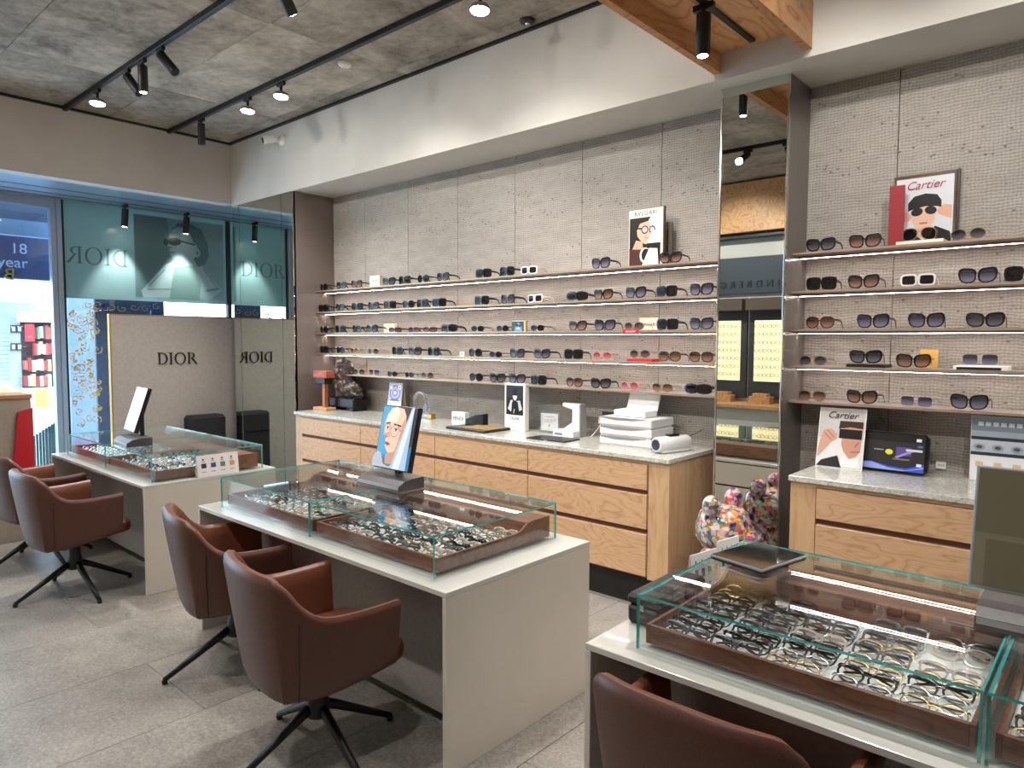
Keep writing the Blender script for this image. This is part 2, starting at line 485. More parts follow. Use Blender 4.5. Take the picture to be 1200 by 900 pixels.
# floor: stone tiles
fl = struct('floor', MB().box(XG-.1, XR+.1, YN-.1, YW+.3, -.06, -.008), base('tile_joint', '4c4843', .9), 'grey stone tile floor with fine joints')
tw, tl = .68, 1.36
tile_me = MB().box(.0015, tw-.0015, .0015, tl-.0015, -.012, 0, .0012).mesh('floor_tile', M['tile'])
nx0 = -4.49
i0 = int(math.floor((XG-nx0)/tw)); i1 = int(math.ceil((XR-nx0)/tw))
for i in range(i0, i1):
    off = (i % 2)*tl/2
    for j in range(-1, 5):
        x, y = nx0+i*tw, YN-.4+off+j*tl
        x0, x1, y0, y1 = max(x, XG), min(x+tw, XR), max(y, YN), min(y+tl, YW)
        if x1-x0 < .02 or y1-y0 < .02: continue
        if (x0, x1, y0, y1) == (x, x+tw, y, y+tl):
            put('floor_tile', tile_me, fl, (x, y, 0))
        else:
            MB().box(.0015, x1-x0-.0015, .0015, y1-y0-.0015, -.012, 0, .0012).build('floor_tile', M['tile'], fl, False, (x0, y0, 0))
# ceiling: concrete bays
ce = struct('ceiling', MB().box(XL-.1, XR+.1, YN-.1, YW+.1, ZC+.012, ZC+.1), base('ceiling_joint', '3a3632', .9), 'bare board-marked concrete ceiling')
cw, cl = 1.93, 1.12
for i in range(-2, 5):
    for j in range(-4, 3):
        x0, x1 = max(-4.66+i*cw, XL), min(-4.66+(i+1)*cw, XR)
        y0, y1 = max(2.66+j*cl, YN), min(2.66+(j+1)*cl, YS-.02)
        if x1-x0 < .05 or y1-y0 < .05: continue
        dz = random.uniform(0, .004)
        MB().box(.002, x1-x0-.002, .002, y1-y0-.002, -dz, .02, .003).build('concrete_bay', M['concrete'], ce, False, (x0, y0, ZC))
# shelf wall with woven panels
wb = struct('wall_back', MB().box(XL-.1, XR+.1, YW+.016, YW+.14, 0, ZC+.1), M['dark'], 'wall covered in beige woven panels behind the shelves')
seams = [-6.51, -5.95, -5.27, -4.585, -3.90, -3.215, -2.53, -1.74, -1.04, -.355, .33, 1.015, 1.7, XR]
for a, b in zip(seams, seams[1:]):
    MB().box(0.002, b-a-.002, 0, .016, 0, ZS-.05-.001, .0012).build('wall_panel', M['weave'], wb, False, (a, YW, .05))
# soffit
struct('trim_1', MB().box(XL, XR, YS, YW+.02, ZS, ZC+.01), M['paint'], 'pale painted soffit boxed out above the shelves')
bt = struct('trim_2', MB().box(XL, XR, YS-.03, YS, ZC-.022, ZC+.01), M['dark'], 'thin black shadow-gap trim along the ceiling edge')
struct('trim_3', MB().box(XL, XL+.03, YN, YS-.03, ZC-.022, ZC+.01), M['dark'], 'thin black shadow-gap trim above the shopfront')
# shopfront wall: painted bulkhead, metal header
struct('wall_left', MB().box(XL-.16, XL, YN, YS+.02, 3.246, ZC+.02), M['paint_warm'], 'warm grey painted bulkhead above the shopfront')
hd = struct('trim_4', MB().box(XG-.1, XL-.16, YN, YW+.2, 3.246, 3.4), M['alu'], 'brushed metal header lining over the shopfront recess')
MB().box(XL-.16, XL-.001, YN, YW+.2, 3.2465, 3.29).build('lining', M['alu'], hd)
for x in (-8.38, -8.66, -8.86):
    MB().box(x-.006, x+.006, YN, YW+.2, 3.2425, 3.2455).build('groove', M['dark'], hd)
struct('wall_recess', MB().box(XG-.1, XL, YW+.2, YW+.3, 0, 3.4), M['paint_warm'], 'plain wall at the end of the shopfront recess')
# frames and panes
mu = struct('window_1', MB().box(XG-.1, XG+.0, 2.434, 2.49, 0, 3.246, .004), M['alu'], 'slim blue-grey metal frame of the shopfront')
MB().box(XG-.06, XG+.005, 2.492, 2.542, 0, 3.246, .004).build('frame_post', M['alu'], mu)
MB().box(XG-.05, XG-.01, 2.544, 2.566, 0, 3.246).build('gasket', M['dark'], mu)
MB().box(XG-.05, XG+.012, 4.425, 4.475, 1.9, 3.246).build('corner_post', M['dark'], mu)
MB().box(XG-.08, XG+.0, YN, YW+.2, 0.0, .07).build('bottom_rail', M['alu'], mu)
MB().box(XG-.08, XG+.0, YN, 2.434, 3.14, 3.246).build('top_rail', M['alu'], mu)
g = MB().box(XG-.046, XG-.036, 2.566, YW+.2, .07, 2.162).build('window_pane', M['glass_win'], mu)
g = MB().box(XG-.046, XG-.036, YN+.3, 2.434, .07, 3.14).build('window_pane', M['glass_win'], mu)
# frosted teal band with reversed lettering and portrait
M['teal'] = speck('frosted_teal_film', '8aacae', '93b5b6', 2, .28, 0)
see_through(M['teal'], .3)
fb = struct('window_2', MB().box(XG-.034, XG-.022, 2.566, YW+.2, 2.162, 3.2455), M['teal'], 'frosted teal glass band with a reversed wordmark and a faded portrait')
serif_mesh('lettering', 'DIOR', .19, base('teal_ink', '4f6d70', .5), fb, (XG-.0215, 2.90, 2.652), (0, 0, R(90)), .001, True)
dk, md, lt, sk = '5f7f84', '74979b', 'a4c2c4', '9bbabc'
sh = [('82a4a8', rect(0, 0, 1, 1)), ('6d8d90', [(0, 0), (.33, 0), (.40, .55), (.35, 1), (0, 1)]), ('88a9aa', [(.62, 0), (1, 0), (1, 1), (.6, 1)]),
      (lt, [(.08, 0), (.06, .08), (.32, .42), (.42, .47), (.72, .47), (.78, .38), (.97, .14), (.82, 0)]),
      ('7fa39f', [(.36, 0), (.42, .40), (.66, .44), (.72, .2), (.70, 0)]),
      (md, line(.14, .14, .32, .36, .012)), (md, line(.12, .1, .40, .12, .012)), (md, line(.94, .16, .78, .12, .03)), (md, line(.74, .42, .92, .16, .012)),
      (sk, [(.41, .40), (.66, .44), (.67, .62), (.44, .58)]),
      (sk, [(.37, .80), (.375, .70), (.345, .66), (.375, .63), (.372, .58), (.385, .53), (.45, .46), (.58, .50), (.68, .60), (.70, .78), (.62, .9), (.46, .91)]),
      (dk, [(.46, .90), (.40, .86), (.47, .95), (.60, .97), (.74, .90), (.81, .72), (.82, .58), (.77, .46), (.69, .42), (.64, .52), (.70, .60), (.68, .70), (.64, .73), (.60, .86), (.52, .91)]),
      (sk, ell(.685, .60, .035, .055)), (dk, ell(.685, .60, .012, .03)),
      ('46605f', ell(.43, .715, .075, .05, 18, rot=8)), ('46605f', ell(.335, .70, .03, .045)), ('46605f', line(.5, .73, .66, .70, .02)),
      (md, line(.375, .575, .43, .58, .018)), (md, line(.36, .645, .40, .635, .02))]
picture('portrait', 1.096, .987, sh, fb, (XG-.0215, 3.30, 2.207), (0, 0, R(90)), 'film')
# ------------------------------------------------------------------ opposite and far walls (seen in the mirrors)
wo = struct('wall_front', MB().box(XG-.1, XR+.1, YN-.12, YN, 0, ZC+.02), M['paint'], 'pale wall opposite the shelves')
wp = struct('trim_5', MB().box(-6.6, -1.2, YN, YN+.30, 3.22, 3.9), M['ply'], 'plywood bulkhead along the opposite wall')
struct('trim_6', MB().box(-6.6, -1.2, YN, YN+.20, 3.16, 3.22), M['dark'], 'black trim under the plywood bulkhead')
sb = thing('sign_board', 'dark slate board with a black wordmark on the opposite wall', 'sign', (-4.2, YN, 2.38))
MB().box(-2.2, 2.2, 0.0, .06, 0, .52, .004).build('board', base('slate_blue', '333c45', .5), sb)
text('lettering', 'LINDBERG', .135, M['ink'], sb, (.13, .066, .13), (R(90), 0, R(180)), .004, space=1.75)
panel_e = emis('backlit_cream_panel', 'ffe9b0', .95)
for k, (x0, x1) in enumerate(((-4.62, -4.24), (-4.03, -3.66), (-3.40, -3.03), (-5.23, -4.85), (-5.84, -5.46))):
    t = thing('backlit_display', 'cream backlit eyewear panel on the opposite wall', 'display', ((x0+x1)/2, YN, 1.14), 0, 'backlit panels opposite')
    w = (x1-x0)/2
    MB().box(-w-.09, w+.09, 0, .05, -.25, 1.18, .004).build('back_panel', base('dark_grey_panel', '3a3b3c', .5), t)
    MB().box(-w, w, .05, .07, 0, .86).build('light_panel', panel_e, t)
    MB().box(-w-.08, w+.08, .05, .22, 1.0, 1.16, .004).build('canopy', base('bronze_canopy', '5a4d3f', .4), t)
    b = MB()
    for r in range(7):
        for c_ in range(3):
            for e in (-1, 1):
                b.tube([(q[0], .078, q[1]) for q in ell(-w*.62+c_*w*.62+e*.033, .09+r*.115, .028, .022, 10)]+[(-w*.62+c_*w*.62+e*.033+.028, .078, .09+r*.115)], .003, 4, False)
    b.build('frames_on_pegs', M['ink'], t)
cn = thing('wooden_counter', 'light wooden counter under the backlit panels', 'counter', (-4.2, YN+.03, 0))
MB().box(-2.4, 2.4, 0, .55, .79, .84, .004).build('worktop', M['ply'], cn)
MB().box(-2.4, 2.4, .02, .48, 0, .79).build('body', M['white_side'], cn)
for x in (-4.42, -3.86, -3.2):
    w = thing('wooden_box', 'orange wooden box on the counter under the backlit panels', 'box', (x, YN+.2, .84), 0, 'boxes on the opposite counter')
    MB().box(-.15, .15, -.08, .08, 0, .1, .004).build('box_body', M['ply'], w)
    MB().box(-.10, .10, -.07, .07, .1, .14, .004).build('lid', M['ply'], w)
wr = struct('wall_right', MB().box(XR, XR+.12, YN-.1, YW+.14, 0, ZC+.02), M['paint'], 'plain pale wall at the far side')
# plywood trough under the ceiling
pl = struct('trim_7', MB().box(-1.914, -1.874, YN, YS, 3.265, ZC), M['ply'], 'plywood ceiling trough running to the soffit')
MB().box(-1.397, -1.357, YN, YS, 3.265, ZC).build('side_board', M['ply'], pl)
MB().box(-1.874, -1.397, YN, YS, 3.375, 3.40).build('top_board', M['ply'], pl)
for x in (-1.914, -1.397): MB().box(x-.001, x+.041, YN, YS-.0005, 3.262, 3.2655).build('edge_band', M['ply_edge'], pl)
MB().lathe([(.018, 0), (.018, .004)], 12, (-1.357, 3.72, 3.42), 'x').build('screw_cap', M['alu'], pl)
MB().box(-1.675, -1.645, 2.2, YS-.06, 3.36, 3.375).build('track', M['dark'], pl)
# taupe side panel closing the shelf bay, and the mirror cladding
struct('wall_side', MB().box(-6.53, -6.512, YS+.012, YW, 0, ZS), M['taupe'], 'taupe laminate panel closing the end of the shelf bay')
mc = thing('mirror_cladding', 'tall mirror panels between the shopfront and the shelf bay', 'mirror', (-7.15, YS, 0))
for a, b in ((-7.79, -7.635), (-7.629, -6.74), (-6.734, -6.512)):
    MB().box(a+7.15, b+7.15, 0, .012, .06, ZS-.004, .001).build('mirror_pane', M['mirror'], mc)
MB().box(-7.79+7.15, -6.512+7.15, .012, .03, .0, ZS-.004).build('backing', M['dark'], mc)
# mirror column
px0, px1, py = -1.94, -1.524, 4.084
mcol = thing('mirror_column', 'tall mirror column with chrome edges between the two shelf runs', 'mirror', ((px0+px1)/2, py, 0))
hw = (px1-px0)/2
MB().box(-hw+.012, hw-.012, 0, .01, .05, ZS-.001).build('mirror_pane', M['mirror'], mcol)
for s_ in (-1, 1): MB().box(s_*hw-s_*.012, s_*hw, -.006, .012, .0, ZS-.001, .002).build('edge_strip', M['chrome'], mcol)
for s_ in (-1, 1): MB().box(s_*hw-s_*.014, s_*hw, .012, YW-py, 0, ZS-.001).build('side_panel', M['steel'], mcol)
MB().box(-hw, hw, 0, .03, 0, .05).build('plinth', M['kick'], mcol)

# ================================================================== SHOPFRONT DRESSING
dp = thing('display_board', 'beige wordmarked board with brass edge standing against the shopfront', 'display board', (-8.23, 3.43, 0))
MB().box(-.025, .025, -.675, .90, .0, 1.962, .003).build('board', speck('beige_linen_board', 'a89f98', 'b0a7a0', 30, .6, .03), dp)
MB().box(-.028, .028, -.688, -.675, .0, 1.972).build('edge_strip', M['gold'], dp)
MB().box(-.028, .028, -.675, .90, 1.962, 1.972).build('top_strip', M['gold'], dp)
serif_mesh('lettering', 'DIOR', .132, base('bronze_black', '2c2620', .35, .5), dp, (.033, .018, 1.486), (0, 0, R(90)), .006)
# window filigree on the clear glass
gf = thing('window_filigree', 'gold scrolling filigree stuck on the clear shopfront glass', 'decoration', (XG-.025, 2.78, .68))
for k in range(72):
    b = MB(); y0, z0 = random.uniform(-.19, .10), random.uniform(.0, 1.42); rr = random.uniform(.02, .07); a = random.uniform(0, 6.28); s_ = random.choice((-1, 1))
    pts = [(0, y0+rr*(1-q/16)*math.cos(a+s_*q*.55), z0+rr*(1-q/16)*math.sin(a+s_*q*.55)) for q in range(15)]
    tail = Vector(pts[0])
    b.tube(pts, .0045, 4)
    for q in (2, 5, 8):
        b.ball(pts[q], (.003, .013, .009), 6, 4)
    b.build('scroll', M['gold'], gf)
for k in range(11):
    b = MB(); y0, z0 = -.02+k*.13, 1.40+random.uniform(-.02, .02); rr = random.uniform(.03, .05); a = random.uniform(0, 6.28); s_ = random.choice((-1, 1))
    b.tube([(0, y0+rr*(1.3-q/14)*math.cos(a+s_*q*.5), min(max(z0+rr*(1-q/16)*math.sin(a+s_*q*.5), 1.32), 1.46)) for q in range(13)], .0035, 4)
    b.build('scroll', M['gold'], gf)
nv = speck('navy_pattern', '1d2c4a', '2b3d60', 25, .6, 0)
nb = thing('navy_window_board', 'navy patterned board behind the shopfront glass', 'board', (XG-.16, 2.95, -.06))
yl, yr = onx(113, 440, XG-.16).y-2.95, onx(131, 440, XG-.16).y-2.95
MB().box(-.02, .02, yl, yr, .0, 2.03).build('upright', nv, nb)
MB().box(-.02, .02, yl, yl+.78, 2.03, 2.25).build('top_rail', nv, nb)
tag(MB().box(-10.6, -10.1, onx(79, 400, -10.1).y, onx(113, 400, -10.1).y+.03, -.06, 4.6, .02).build('street_column', speck('pale_blue_render', 'a9bdd8', 'b5c8e0', 6, .8, .05)), 'pale blue column standing outside the shopfront', 'column')
# black trolley case
tc = thing('trolley_case', 'black fabric trolley case standing before the beige board', 'suitcase', (-7.99, 3.65, 0))
MB().box(-.12, .12, -.20, .20, .05, .835, .03).build('case_body', speck('black_fabric', '131315', '1d1d20', 200, .8, .1), tc)
MB().box(.121, .127, -.195, .195, .60, .606).build('zip', M['blackp'], tc)
MB().box(-.06, .06, .202, .225, .72, .78, .01).build('handle', M['blackp'], tc)
for a in (-.13, .13):
    for b_ in (-.08, .08): MB().lathe([(.03, -.012), (.03, .012)], 12, (b_, a, .03), 'x').build('wheel', M['blackp'], tc)
# plinth with vitrine near the door
pt = thing('display_plinth', 'beige display plinth with a red side panel near the door', 'plinth', (-7.15, 1.40, 0))
MB().box(-.2, .2, -.35, .30, 0, 1.20, .004).build('body', speck('beige_linen_board2', 'a3988d', 'aba095', 30, .6, .03), pt)
MB().box(-.21, .21, -.36, .31, 1.20, 1.235, .004).build('top', M['ply_edge'], pt)
MB().prism([(.15, .62), (.305, .62), (.305, 1.12), (.20, 1.09)], .2, .225, 'yz').build('red_panel', M['redc'], pt)
vt = thing('small_vitrine', 'small clear glass box on the plinth near the door', 'glass case', (-7.15, 1.30, 1.235))
for q in ((-.15, .15, -.2, -.195, 0, .16), (-.15, .15, .195, .2, 0, .16), (-.15, -.145, -.195, .195, 0, .16), (.145, .15, -.195, .195, 0, .16), (-.15, .15, -.2, .2, .16, .165)):
    MB().box(*q).build('pane', M['glass'], vt)

# ================================================================== THE STREET OUTSIDE
st_ = speck('street_paving', 'b3c0ca', 'c0ccd5', 2, .8, 0)
struct('ground_outside', MB().box(-60, XG-.1, -25, 40, -.3, -.06), st_, 'pale paved street outside the shop')
def sbox(name, X, x0, y0, x1, y1, mat, depth, parent=None, label=None, cat=None, group=None, ground=False, bev=0):
    a = onx(x0, y1, X); c = onx(x1, y0, X)
    z0 = -.06 if ground else a.z
    b = MB().box(X-depth, X, a.y, c.y, z0, c.z, bev)
    o = b.build(name, mat, parent)
    if parent and parent.parent is None: o.location = -Vector(parent.location)
    if label: tag(o, label, cat, group)
    return o
fac = thing('shop_building', 'grey building across the street with roller shutter and open shop', 'building', (-30, onx(35, 470, -30).y, -.06))
fc = base
sbox('wall', -30.0, -60, 150, 110, 475, speck('grey_render', '9aa1a8', 'aab1b8', 1, .8, 0), 1, fac, ground=True)
sh_ = base('roller_slat', '8fa6c0', .5)
for k in range(16): sbox('shutter_slat', -29.96, -30, 366+k*5, 12, 370.2+k*5, sh_, .03, fac)
sbox('shop_opening', -29.97, 27, 376, 70, 462, base('dark_shop', '3c2a2a', .8), .02, fac)
sbox('awning', -29.2, 26, 367, 72, 377, base('pale_awning', 'c9d6e0', .6), .7, fac)
sbox('red_banner', -29.0, 30, 380, 40, 400, base('red_banner', 'e0242c', .6), .05, fac)
cols = ['b23a36', 'c9a66b', '5a3a30', 'd8cfc0', '8a2f2f', 'c7b48a', '3d4a55', 'e3ddd0', 'a8513f', '6f8a6a']
for r in range(4):
    for q in range(7):
        sbox('shelf_goods', -29.6, 41+q*3.2 if r < 2 else 29+q*4.6, 381+r*19+random.uniform(0, 4), 43.6+q*3.2 if r < 2 else 32.5+q*4.6, 395+r*19+random.uniform(0, 3), base('goods', random.choice(cols), .7), .25, fac)
for r in range(2):
    for q in range(2):
        f_ = sbox('meter_box', -29.9, 13+q*7, 381+r*21, 19+q*7, 390+r*21, base('meter', '2c3a40', .5), .2, fac)
        sbox('dial', -29.85, 14.5+q*7, 383+r*21, 17.5+q*7, 388+r*21, base('dial', 'cfe0e0', .5), .04, f_)
bn = sbox('banner', -29.0, -40, 322, 44, 352, speck('turquoise_banner', 'bfe6e4', '8fcfd2', .6, .6, 0), .1, None, 'pale turquoise banner hung across the street', 'banner')
sbox('banner_strip', -29.0, 61, 336, 64, 352, base('pink_strip', 'ff5f80', .5), .1, None, 'narrow pink banner across the street', 'banner')
for k in range(7):
    sbox('street_barrier', -21.0, -34+k*15, 456, -20+k*15, 477, base('barrier', ['e8cf6a', 'dfe6ea', 'e3c24e'][k % 3], .6), .35, None, ['yellow', 'white', 'ochre'][k % 3]+' low street barrier block on the far kerb', 'barrier', ['yellow', 'white', 'ochre'][k % 3]+' barrier blocks', ground=True)
rg = thing('street_railing', 'railing of thin dark upright bars sloping up outside the window', 'railing', (-10, onx(50, 545, -10).y, -.06))
for k in range(13):
    x = 26+k*3.6
    sbox('railing_bar', -10.0, x, 520-k*2.3, x+1.0, 560, base('railing_paint', '3d5a58', .5), .012, rg, ground=True)
sg = thing('street_sign', 'dark blue sign board with pale lettering above the pavement', 'sign', onx(0, 322, -9.7))
a = onx(-60, 322, -9.7)-Vector(sg.location); c = onx(62, 274, -9.7)-Vector(sg.location)
MB().box(-.1, 0, a.y, c.y, a.z, c.z, .01).build('board', base('navy_sign', '2e3c66', .5), sg)
pal = base('pale_sign_ink', '9fb4dc', .5)
for w_, s_, px, py_ in (('18', .17, 22, 292), ('year', .17, 15, 308)):
    p = onx(px, py_, -9.7)-Vector(sg.location)
    text('lettering', w_, s_, pal, sg, (.003, p.y, p.z), (R(90), 0, R(90)), .002)
p = onx(11, 322, -9.68)-Vector(sg.location)
text('gold_letter', 'B', .19, M['gold'], sg, (.02, p.y, p.z), (R(90), 0, R(90)), .018, sx=-1)
sbox('entrance_canopy', -9.25, -60, 234, 62, 261, speck('dark_canopy', '47536a', '525f78', 4, .7, 0), .25, None, 'dark blue-grey canopy over the pavement', 'canopy')
sbox('canopy_beam', -9.2, -60, 262, 62, 268, base('pale_blue_beam', '86a6cc', .5), .1, None, 'pale blue beam under the canopy', 'beam')

# ================================================================== TRACKS AND LAMPS
def lamp(name, loc, aim, kind, W_, label, group, size=70, parent=None, blend=.6, soft=.03):
    t = thing(name, label, 'spotlight', loc, 0, group)
    d = (Vector(aim)-Vector(loc)).normalized() if aim else Vector((0, 0, -1))
    q = Vector((0, 0, -1)).rotation_difference(d)
    MB().box(-.055, .055, -.014, .014, -.03, 0, .003).build('adapter', M['dark'], t)
    if kind == 'disc':
        MB().lathe([(.012, -.09), (.012, -.03)], 10).build('stem', M['blackp'], t)
        hd_ = MB().lathe([(.03, .0), (.058, -.012), (.062, -.028), (.062, -.04)][::-1], 20).build('head', base('grey_lamp_head', '77777a', .4), t, 'auto', (0, 0, -.08), q.to_euler())
        MB().lathe([(.055, -.048), (.06, -.04)], 20).build('lamp_face', M['lens_emit'], hd_)
        zl = -.15
    else:
        MB().lathe([(.01, -.06), (.01, -.03)], 10).build('stem', M['dark'], t)
        hd_ = MB().lathe([(.034, -.2), (.036, -.198), (.036, .0), (.03, .004)], 20).build('head', M['dark'], t, 'auto', (0, 0, -.05), q.to_euler())
        MB().lathe([(.024, -.203), (.026, -.2)], 16).build('lamp_face', M['lens_emit'] if W_ else M['dark'], hd_)
        zl = -.25
    if W_:
        L = bpy.data.lights.new('spot_light', 'SPOT'); L.energy = W_*LAMP; L.spot_size = R(size); L.spot_blend = blend; L.shadow_soft_size = soft
        L.color = (1, .965, .92)
        lo = bpy.data.objects.new('spot_light', L); COL.objects.link(lo)
        lo.location = Vector((0, 0, -.05))+d*(.24 if kind != 'disc' else .12)
        if kind == 'disc': lo.location = Vector((0, 0, -.08))+d*.06
        lo.rotation_euler = q.to_euler(); lo.parent = t
    return t
ZT = 3.885
for nm, Y, x0, x1 in (('A', 2.27, XL+.02, 1.6), ('B', 3.24, XL+.02, -2.0), ('C', .3, -6.8, 1.6)):
    t = thing('lighting_track', {'A': 'long black lighting track over the display tables', 'B': 'black lighting track beside the soffit', 'C': 'black lighting track over the aisle'}[nm], 'lighting track', (x0, Y, ZC))
    MB().box(0, x1-x0, -.018, .018, -.045, 0, .003).build('track_rail', M['dark'], t)
# track B: round lit heads and one can
lh = {-6.09: 'round lit lamp head beside the unlit can lamp on the soffit-side track', -5.52: 'round lit lamp head between the security camera and the white smoke detector', -3.16: 'round lit lamp head near the dark round ceiling fitting', -2.4: 'round lit lamp head beside the plywood trough'}
for x in (-6.09, -5.52, -3.16, -2.4): lamp('track_spotlight', (x, 3.24, ZT), (x, 3.0, 0), 'disc', 75, lh[x], None, 120, soft=.05)
lamp('track_spotlight', (-7.02, 3.24, ZT), None, 'can', 0, 'unlit black can lamp at the end of the soffit-side track', None)
# track A
lamp('track_spotlight', (-6.9, 2.27, ZT), (-6.7, 2.0, 0), 'disc', 90, 'round lit lamp head at the shopfront end of the table track', None, 120, soft=.05)
lamp('track_spotlight', (-6.22, 2.27, ZT), (-5.5, 2.55, 2.98), 'can', 0, 'black can lamp tilted steeply on the table track', 'tilted can lamps on the table track')
lamp('track_spotlight', (-5.9, 2.27, ZT), (-5.9, 2.3, 0), 'can', 110, 'black can lamp pointing straight down on the table track', None, 60)
lamp('track_spotlight', (-5.56, 2.27, ZT), (-4.8, 2.60, 2.98), 'can', 0, 'black can lamp tilted steeply on the table track', 'tilted can lamps on the table track')
for x, ax in ((-3.9, -4.6), (-3.0, -3.2), (-1.05, -1.6), (.1, -.5)):
    lamp('track_spotlight', (x, 2.27, ZT), (ax, YW, 1.5), 'can', 52, 'can lamp aimed at the shelf wall from the table track', 'wall-washing can lamps', 85)
for x in (-2.6, -.6, .6):
    lamp('track_spotlight', (x, 2.27, ZT), (x, 2.25, .7), 'can', 78, 'can lamp pointing down at a display table', 'table can lamps', 60)
for x, ax in ((-6.2, -6.2), (-4.8, -5.0), (-3.4, -3.6), (-2.0, -2.2), (-.6, -.9), (.8, .3)):
    lamp('track_spotlight', (x, .3, ZT), (ax, YW, 1.6), 'can', 66, 'can lamp aimed across the aisle at the shelf wall', 'aisle can lamps', 75)
for x in (-5.4, -4.1, -2.7, -1.3):
    lamp('track_spotlight', (x+.2, .3, ZT), (x+.3, 1.3, 0), 'can', 64, 'can lamp pointing down at the aisle', 'aisle down lamps', 70)
for x in (-5.2, -3.9, -2.6):  # lamps added out of view to brighten the wall seen in the mirrors
    lamp('track_spotlight', (x-.35, .3, ZT), (x-.2, YN, 2.1), 'can', 80, 'added unseen can lamp brightening the opposite wall', 'added opposite wall lamps', 95)
# window lamps hung below the header, trough lamp
for k, (y, z) in enumerate(((3.133, 3.246), (3.832, 3.246))):
    t = lamp('window_spotlight', (-8.75, y, z), (-8.90, y-.02, 2.2), 'can', 45, ['black can lamp hung in front of the reversed wordmark', 'black can lamp hung in front of the faded portrait'][k], None, 65)
t = lamp('trough_spotlight', (-1.66, 3.28, 3.36), (-1.66, 3.26, 0), 'can', 30, 'black can lamp hanging from the plywood trough', None, 60)
# ceiling fittings
for k, (px, py_) in enumerate(((404, 74), (630, 29))):
    p = onz(px, py_, ZC); sd = thing('smoke_detector', ['white smoke detector on the concrete beside the track', 'dark round ceiling fitting near the soffit edge'][k], 'smoke detector', (p.x, min(p.y, YS-.12), ZC))
    MB().lathe([(.035, -.03), (.05, -.02), (.055, -.006), (.055, 0)], 20).build('housing', M['card'] if k == 0 else M['blackp'], sd, 'auto')
    MB().lathe([(.015, -.036), (.018, -.03)], 12).build('sensor', M['card'] if k == 0 else M['chrome'], sd)
cc = thing('security_camera', 'white bullet security camera on the soffit face', 'security camera', (-6.68, YS, 3.76))
MB().lathe([(.055, .0), (.055, .02), (.045, .03)], 20, (0, 0, 0), 'y').build('mount', M['card'], cc, 'auto')
MB().tube([(0, -.03, 0), (-.01, -.07, -.01), (-.03, -.09, 0)], .02, 10).build('arm', M['card'], cc, True)
dv = Vector((-.28, -.92, -.28)).normalized(); p0 = Vector((-.01, -.08, .005))
bd = MB().tube([p0-dv*.0, p0+dv*.02, p0+dv*.12, p0+dv*.125], [.028, .038, .04, .036], 16).build('barrel', M['card'], cc, 'auto')
MB().tube([p0+dv*.124, p0+dv*.13], .031, 16).build('lens', M['blackp'], bd)
# ================================================================== CABINETS
CF, CT = 3.79, .985
def drawer_unit(x0, x1, fx0, fx1, label, yb=4.40):
    t = thing('drawer_cabinet', label, 'cabinet', ((x0+x1)/2, CF, 0))
    o = (x0+x1)/2
    MB().box(x0-o, x1-o, .018, yb-CF, .205, .955).build('body', M['groove'], t)
    MB().box(x0-o, x1-o, .0, .03, .935, .955).build('top_rail', M['maple'], t)
    MB().box(x0-o, x1-o, .07, yb-CF, 0, .205).build('plinth', M['kick'], t)
    if fx0 > x0+.01: MB().box(x0-o, fx0-o-.004, -.0, .03, .205, .935).build('stile', M['maple_v'], t)
    if fx1 < x1-.01: MB().box(fx1-o+.004, x1-o, -.0, .03, .205, .935).build('stile', M['maple_v'], t)
    for z0, z1 in ((.772, .931), (.524, .740), (.222, .490)):
        d = MB().box(-(fx1-fx0)/2+.003, (fx1-fx0)/2-.003, -.012, .02, z0-.85, z1-.85, .002).build('drawer', M['maple'], t, False, ((fx0+fx1)/2-o, 0, .85))
    return t
u = [-6.165, -5.186, -4.193, -3.207, -2.232]
lab = ['maple drawer cabinet at the mirror-clad end of the long counter', 'maple drawer cabinet second from the mirror-clad end', 'maple drawer cabinet third from the mirror-clad end', 'maple drawer cabinet at the mirror-column end of the long counter']
for i in range(4):
    c = drawer_unit(u[i] if i else -6.28, u[i+1] if i < 3 else -2.09, u[i], u[i+1], lab[i])
e = bpy.data.objects[c.name]
MB().box(-2.09-e.location.x, -2.084-e.location.x, 0, 4.40-CF, .205, .955).build('end_panel', M['maple_v'], e)
c = drawer_unit(-1.354, -.23, -1.22, -.23, 'maple drawer cabinet with a stile on the other side of the mirror column')
drawer_unit(-.23, .78, -.23, .76, 'maple drawer cabinet hidden behind the dark portrait screen')
for x0, x1, l in ((-6.285, -2.076, 'long speckled pale granite worktop on the drawer cabinets'), (-1.362, .79, 'short speckled granite worktop beyond the mirror column')):
    tag(MB().box(x0, x1, CF-.02, YW-.002, .955, CT, .003).build('worktop', M['granite']), l, 'worktop')

# ================================================================== SHELVES
SZ = [2.218, 1.995, 1.773, 1.560, 1.353]
SY = 4.178
ordn = ['top', 'second', 'third', 'fourth', 'lowest']
for run, (x0, x1) in (('long run', (-6.511, px0-.002)), ('short run past the mirror column', (px1+.002, 1.2))):
    for k, z in enumerate(SZ):
        t = thing('wall_shelf', 'thin taupe metal wall shelf, %s of the %s' % (ordn[k], run), 'shelf', ((x0+x1)/2, SY, z))
        w = (x1-x0)/2
        MB().box(-w, w, 0, YW-SY-.001, -.012, 0, .0015).build('shelf_board', M['shelf'], t)
        MB().box(-w, w, -.0012, .0, -.0035, -.0004).build('front_trim', M['gold'], t)
        MB().box(-w, w, .112, YW-SY-.001, -.024, -.012).build('light_profile', M['copper'], t)
        if k < 4: MB().box(-w+.005, w-.005, .120, .131, -.0250, -.0241).build('light_strip', M['led'], t)


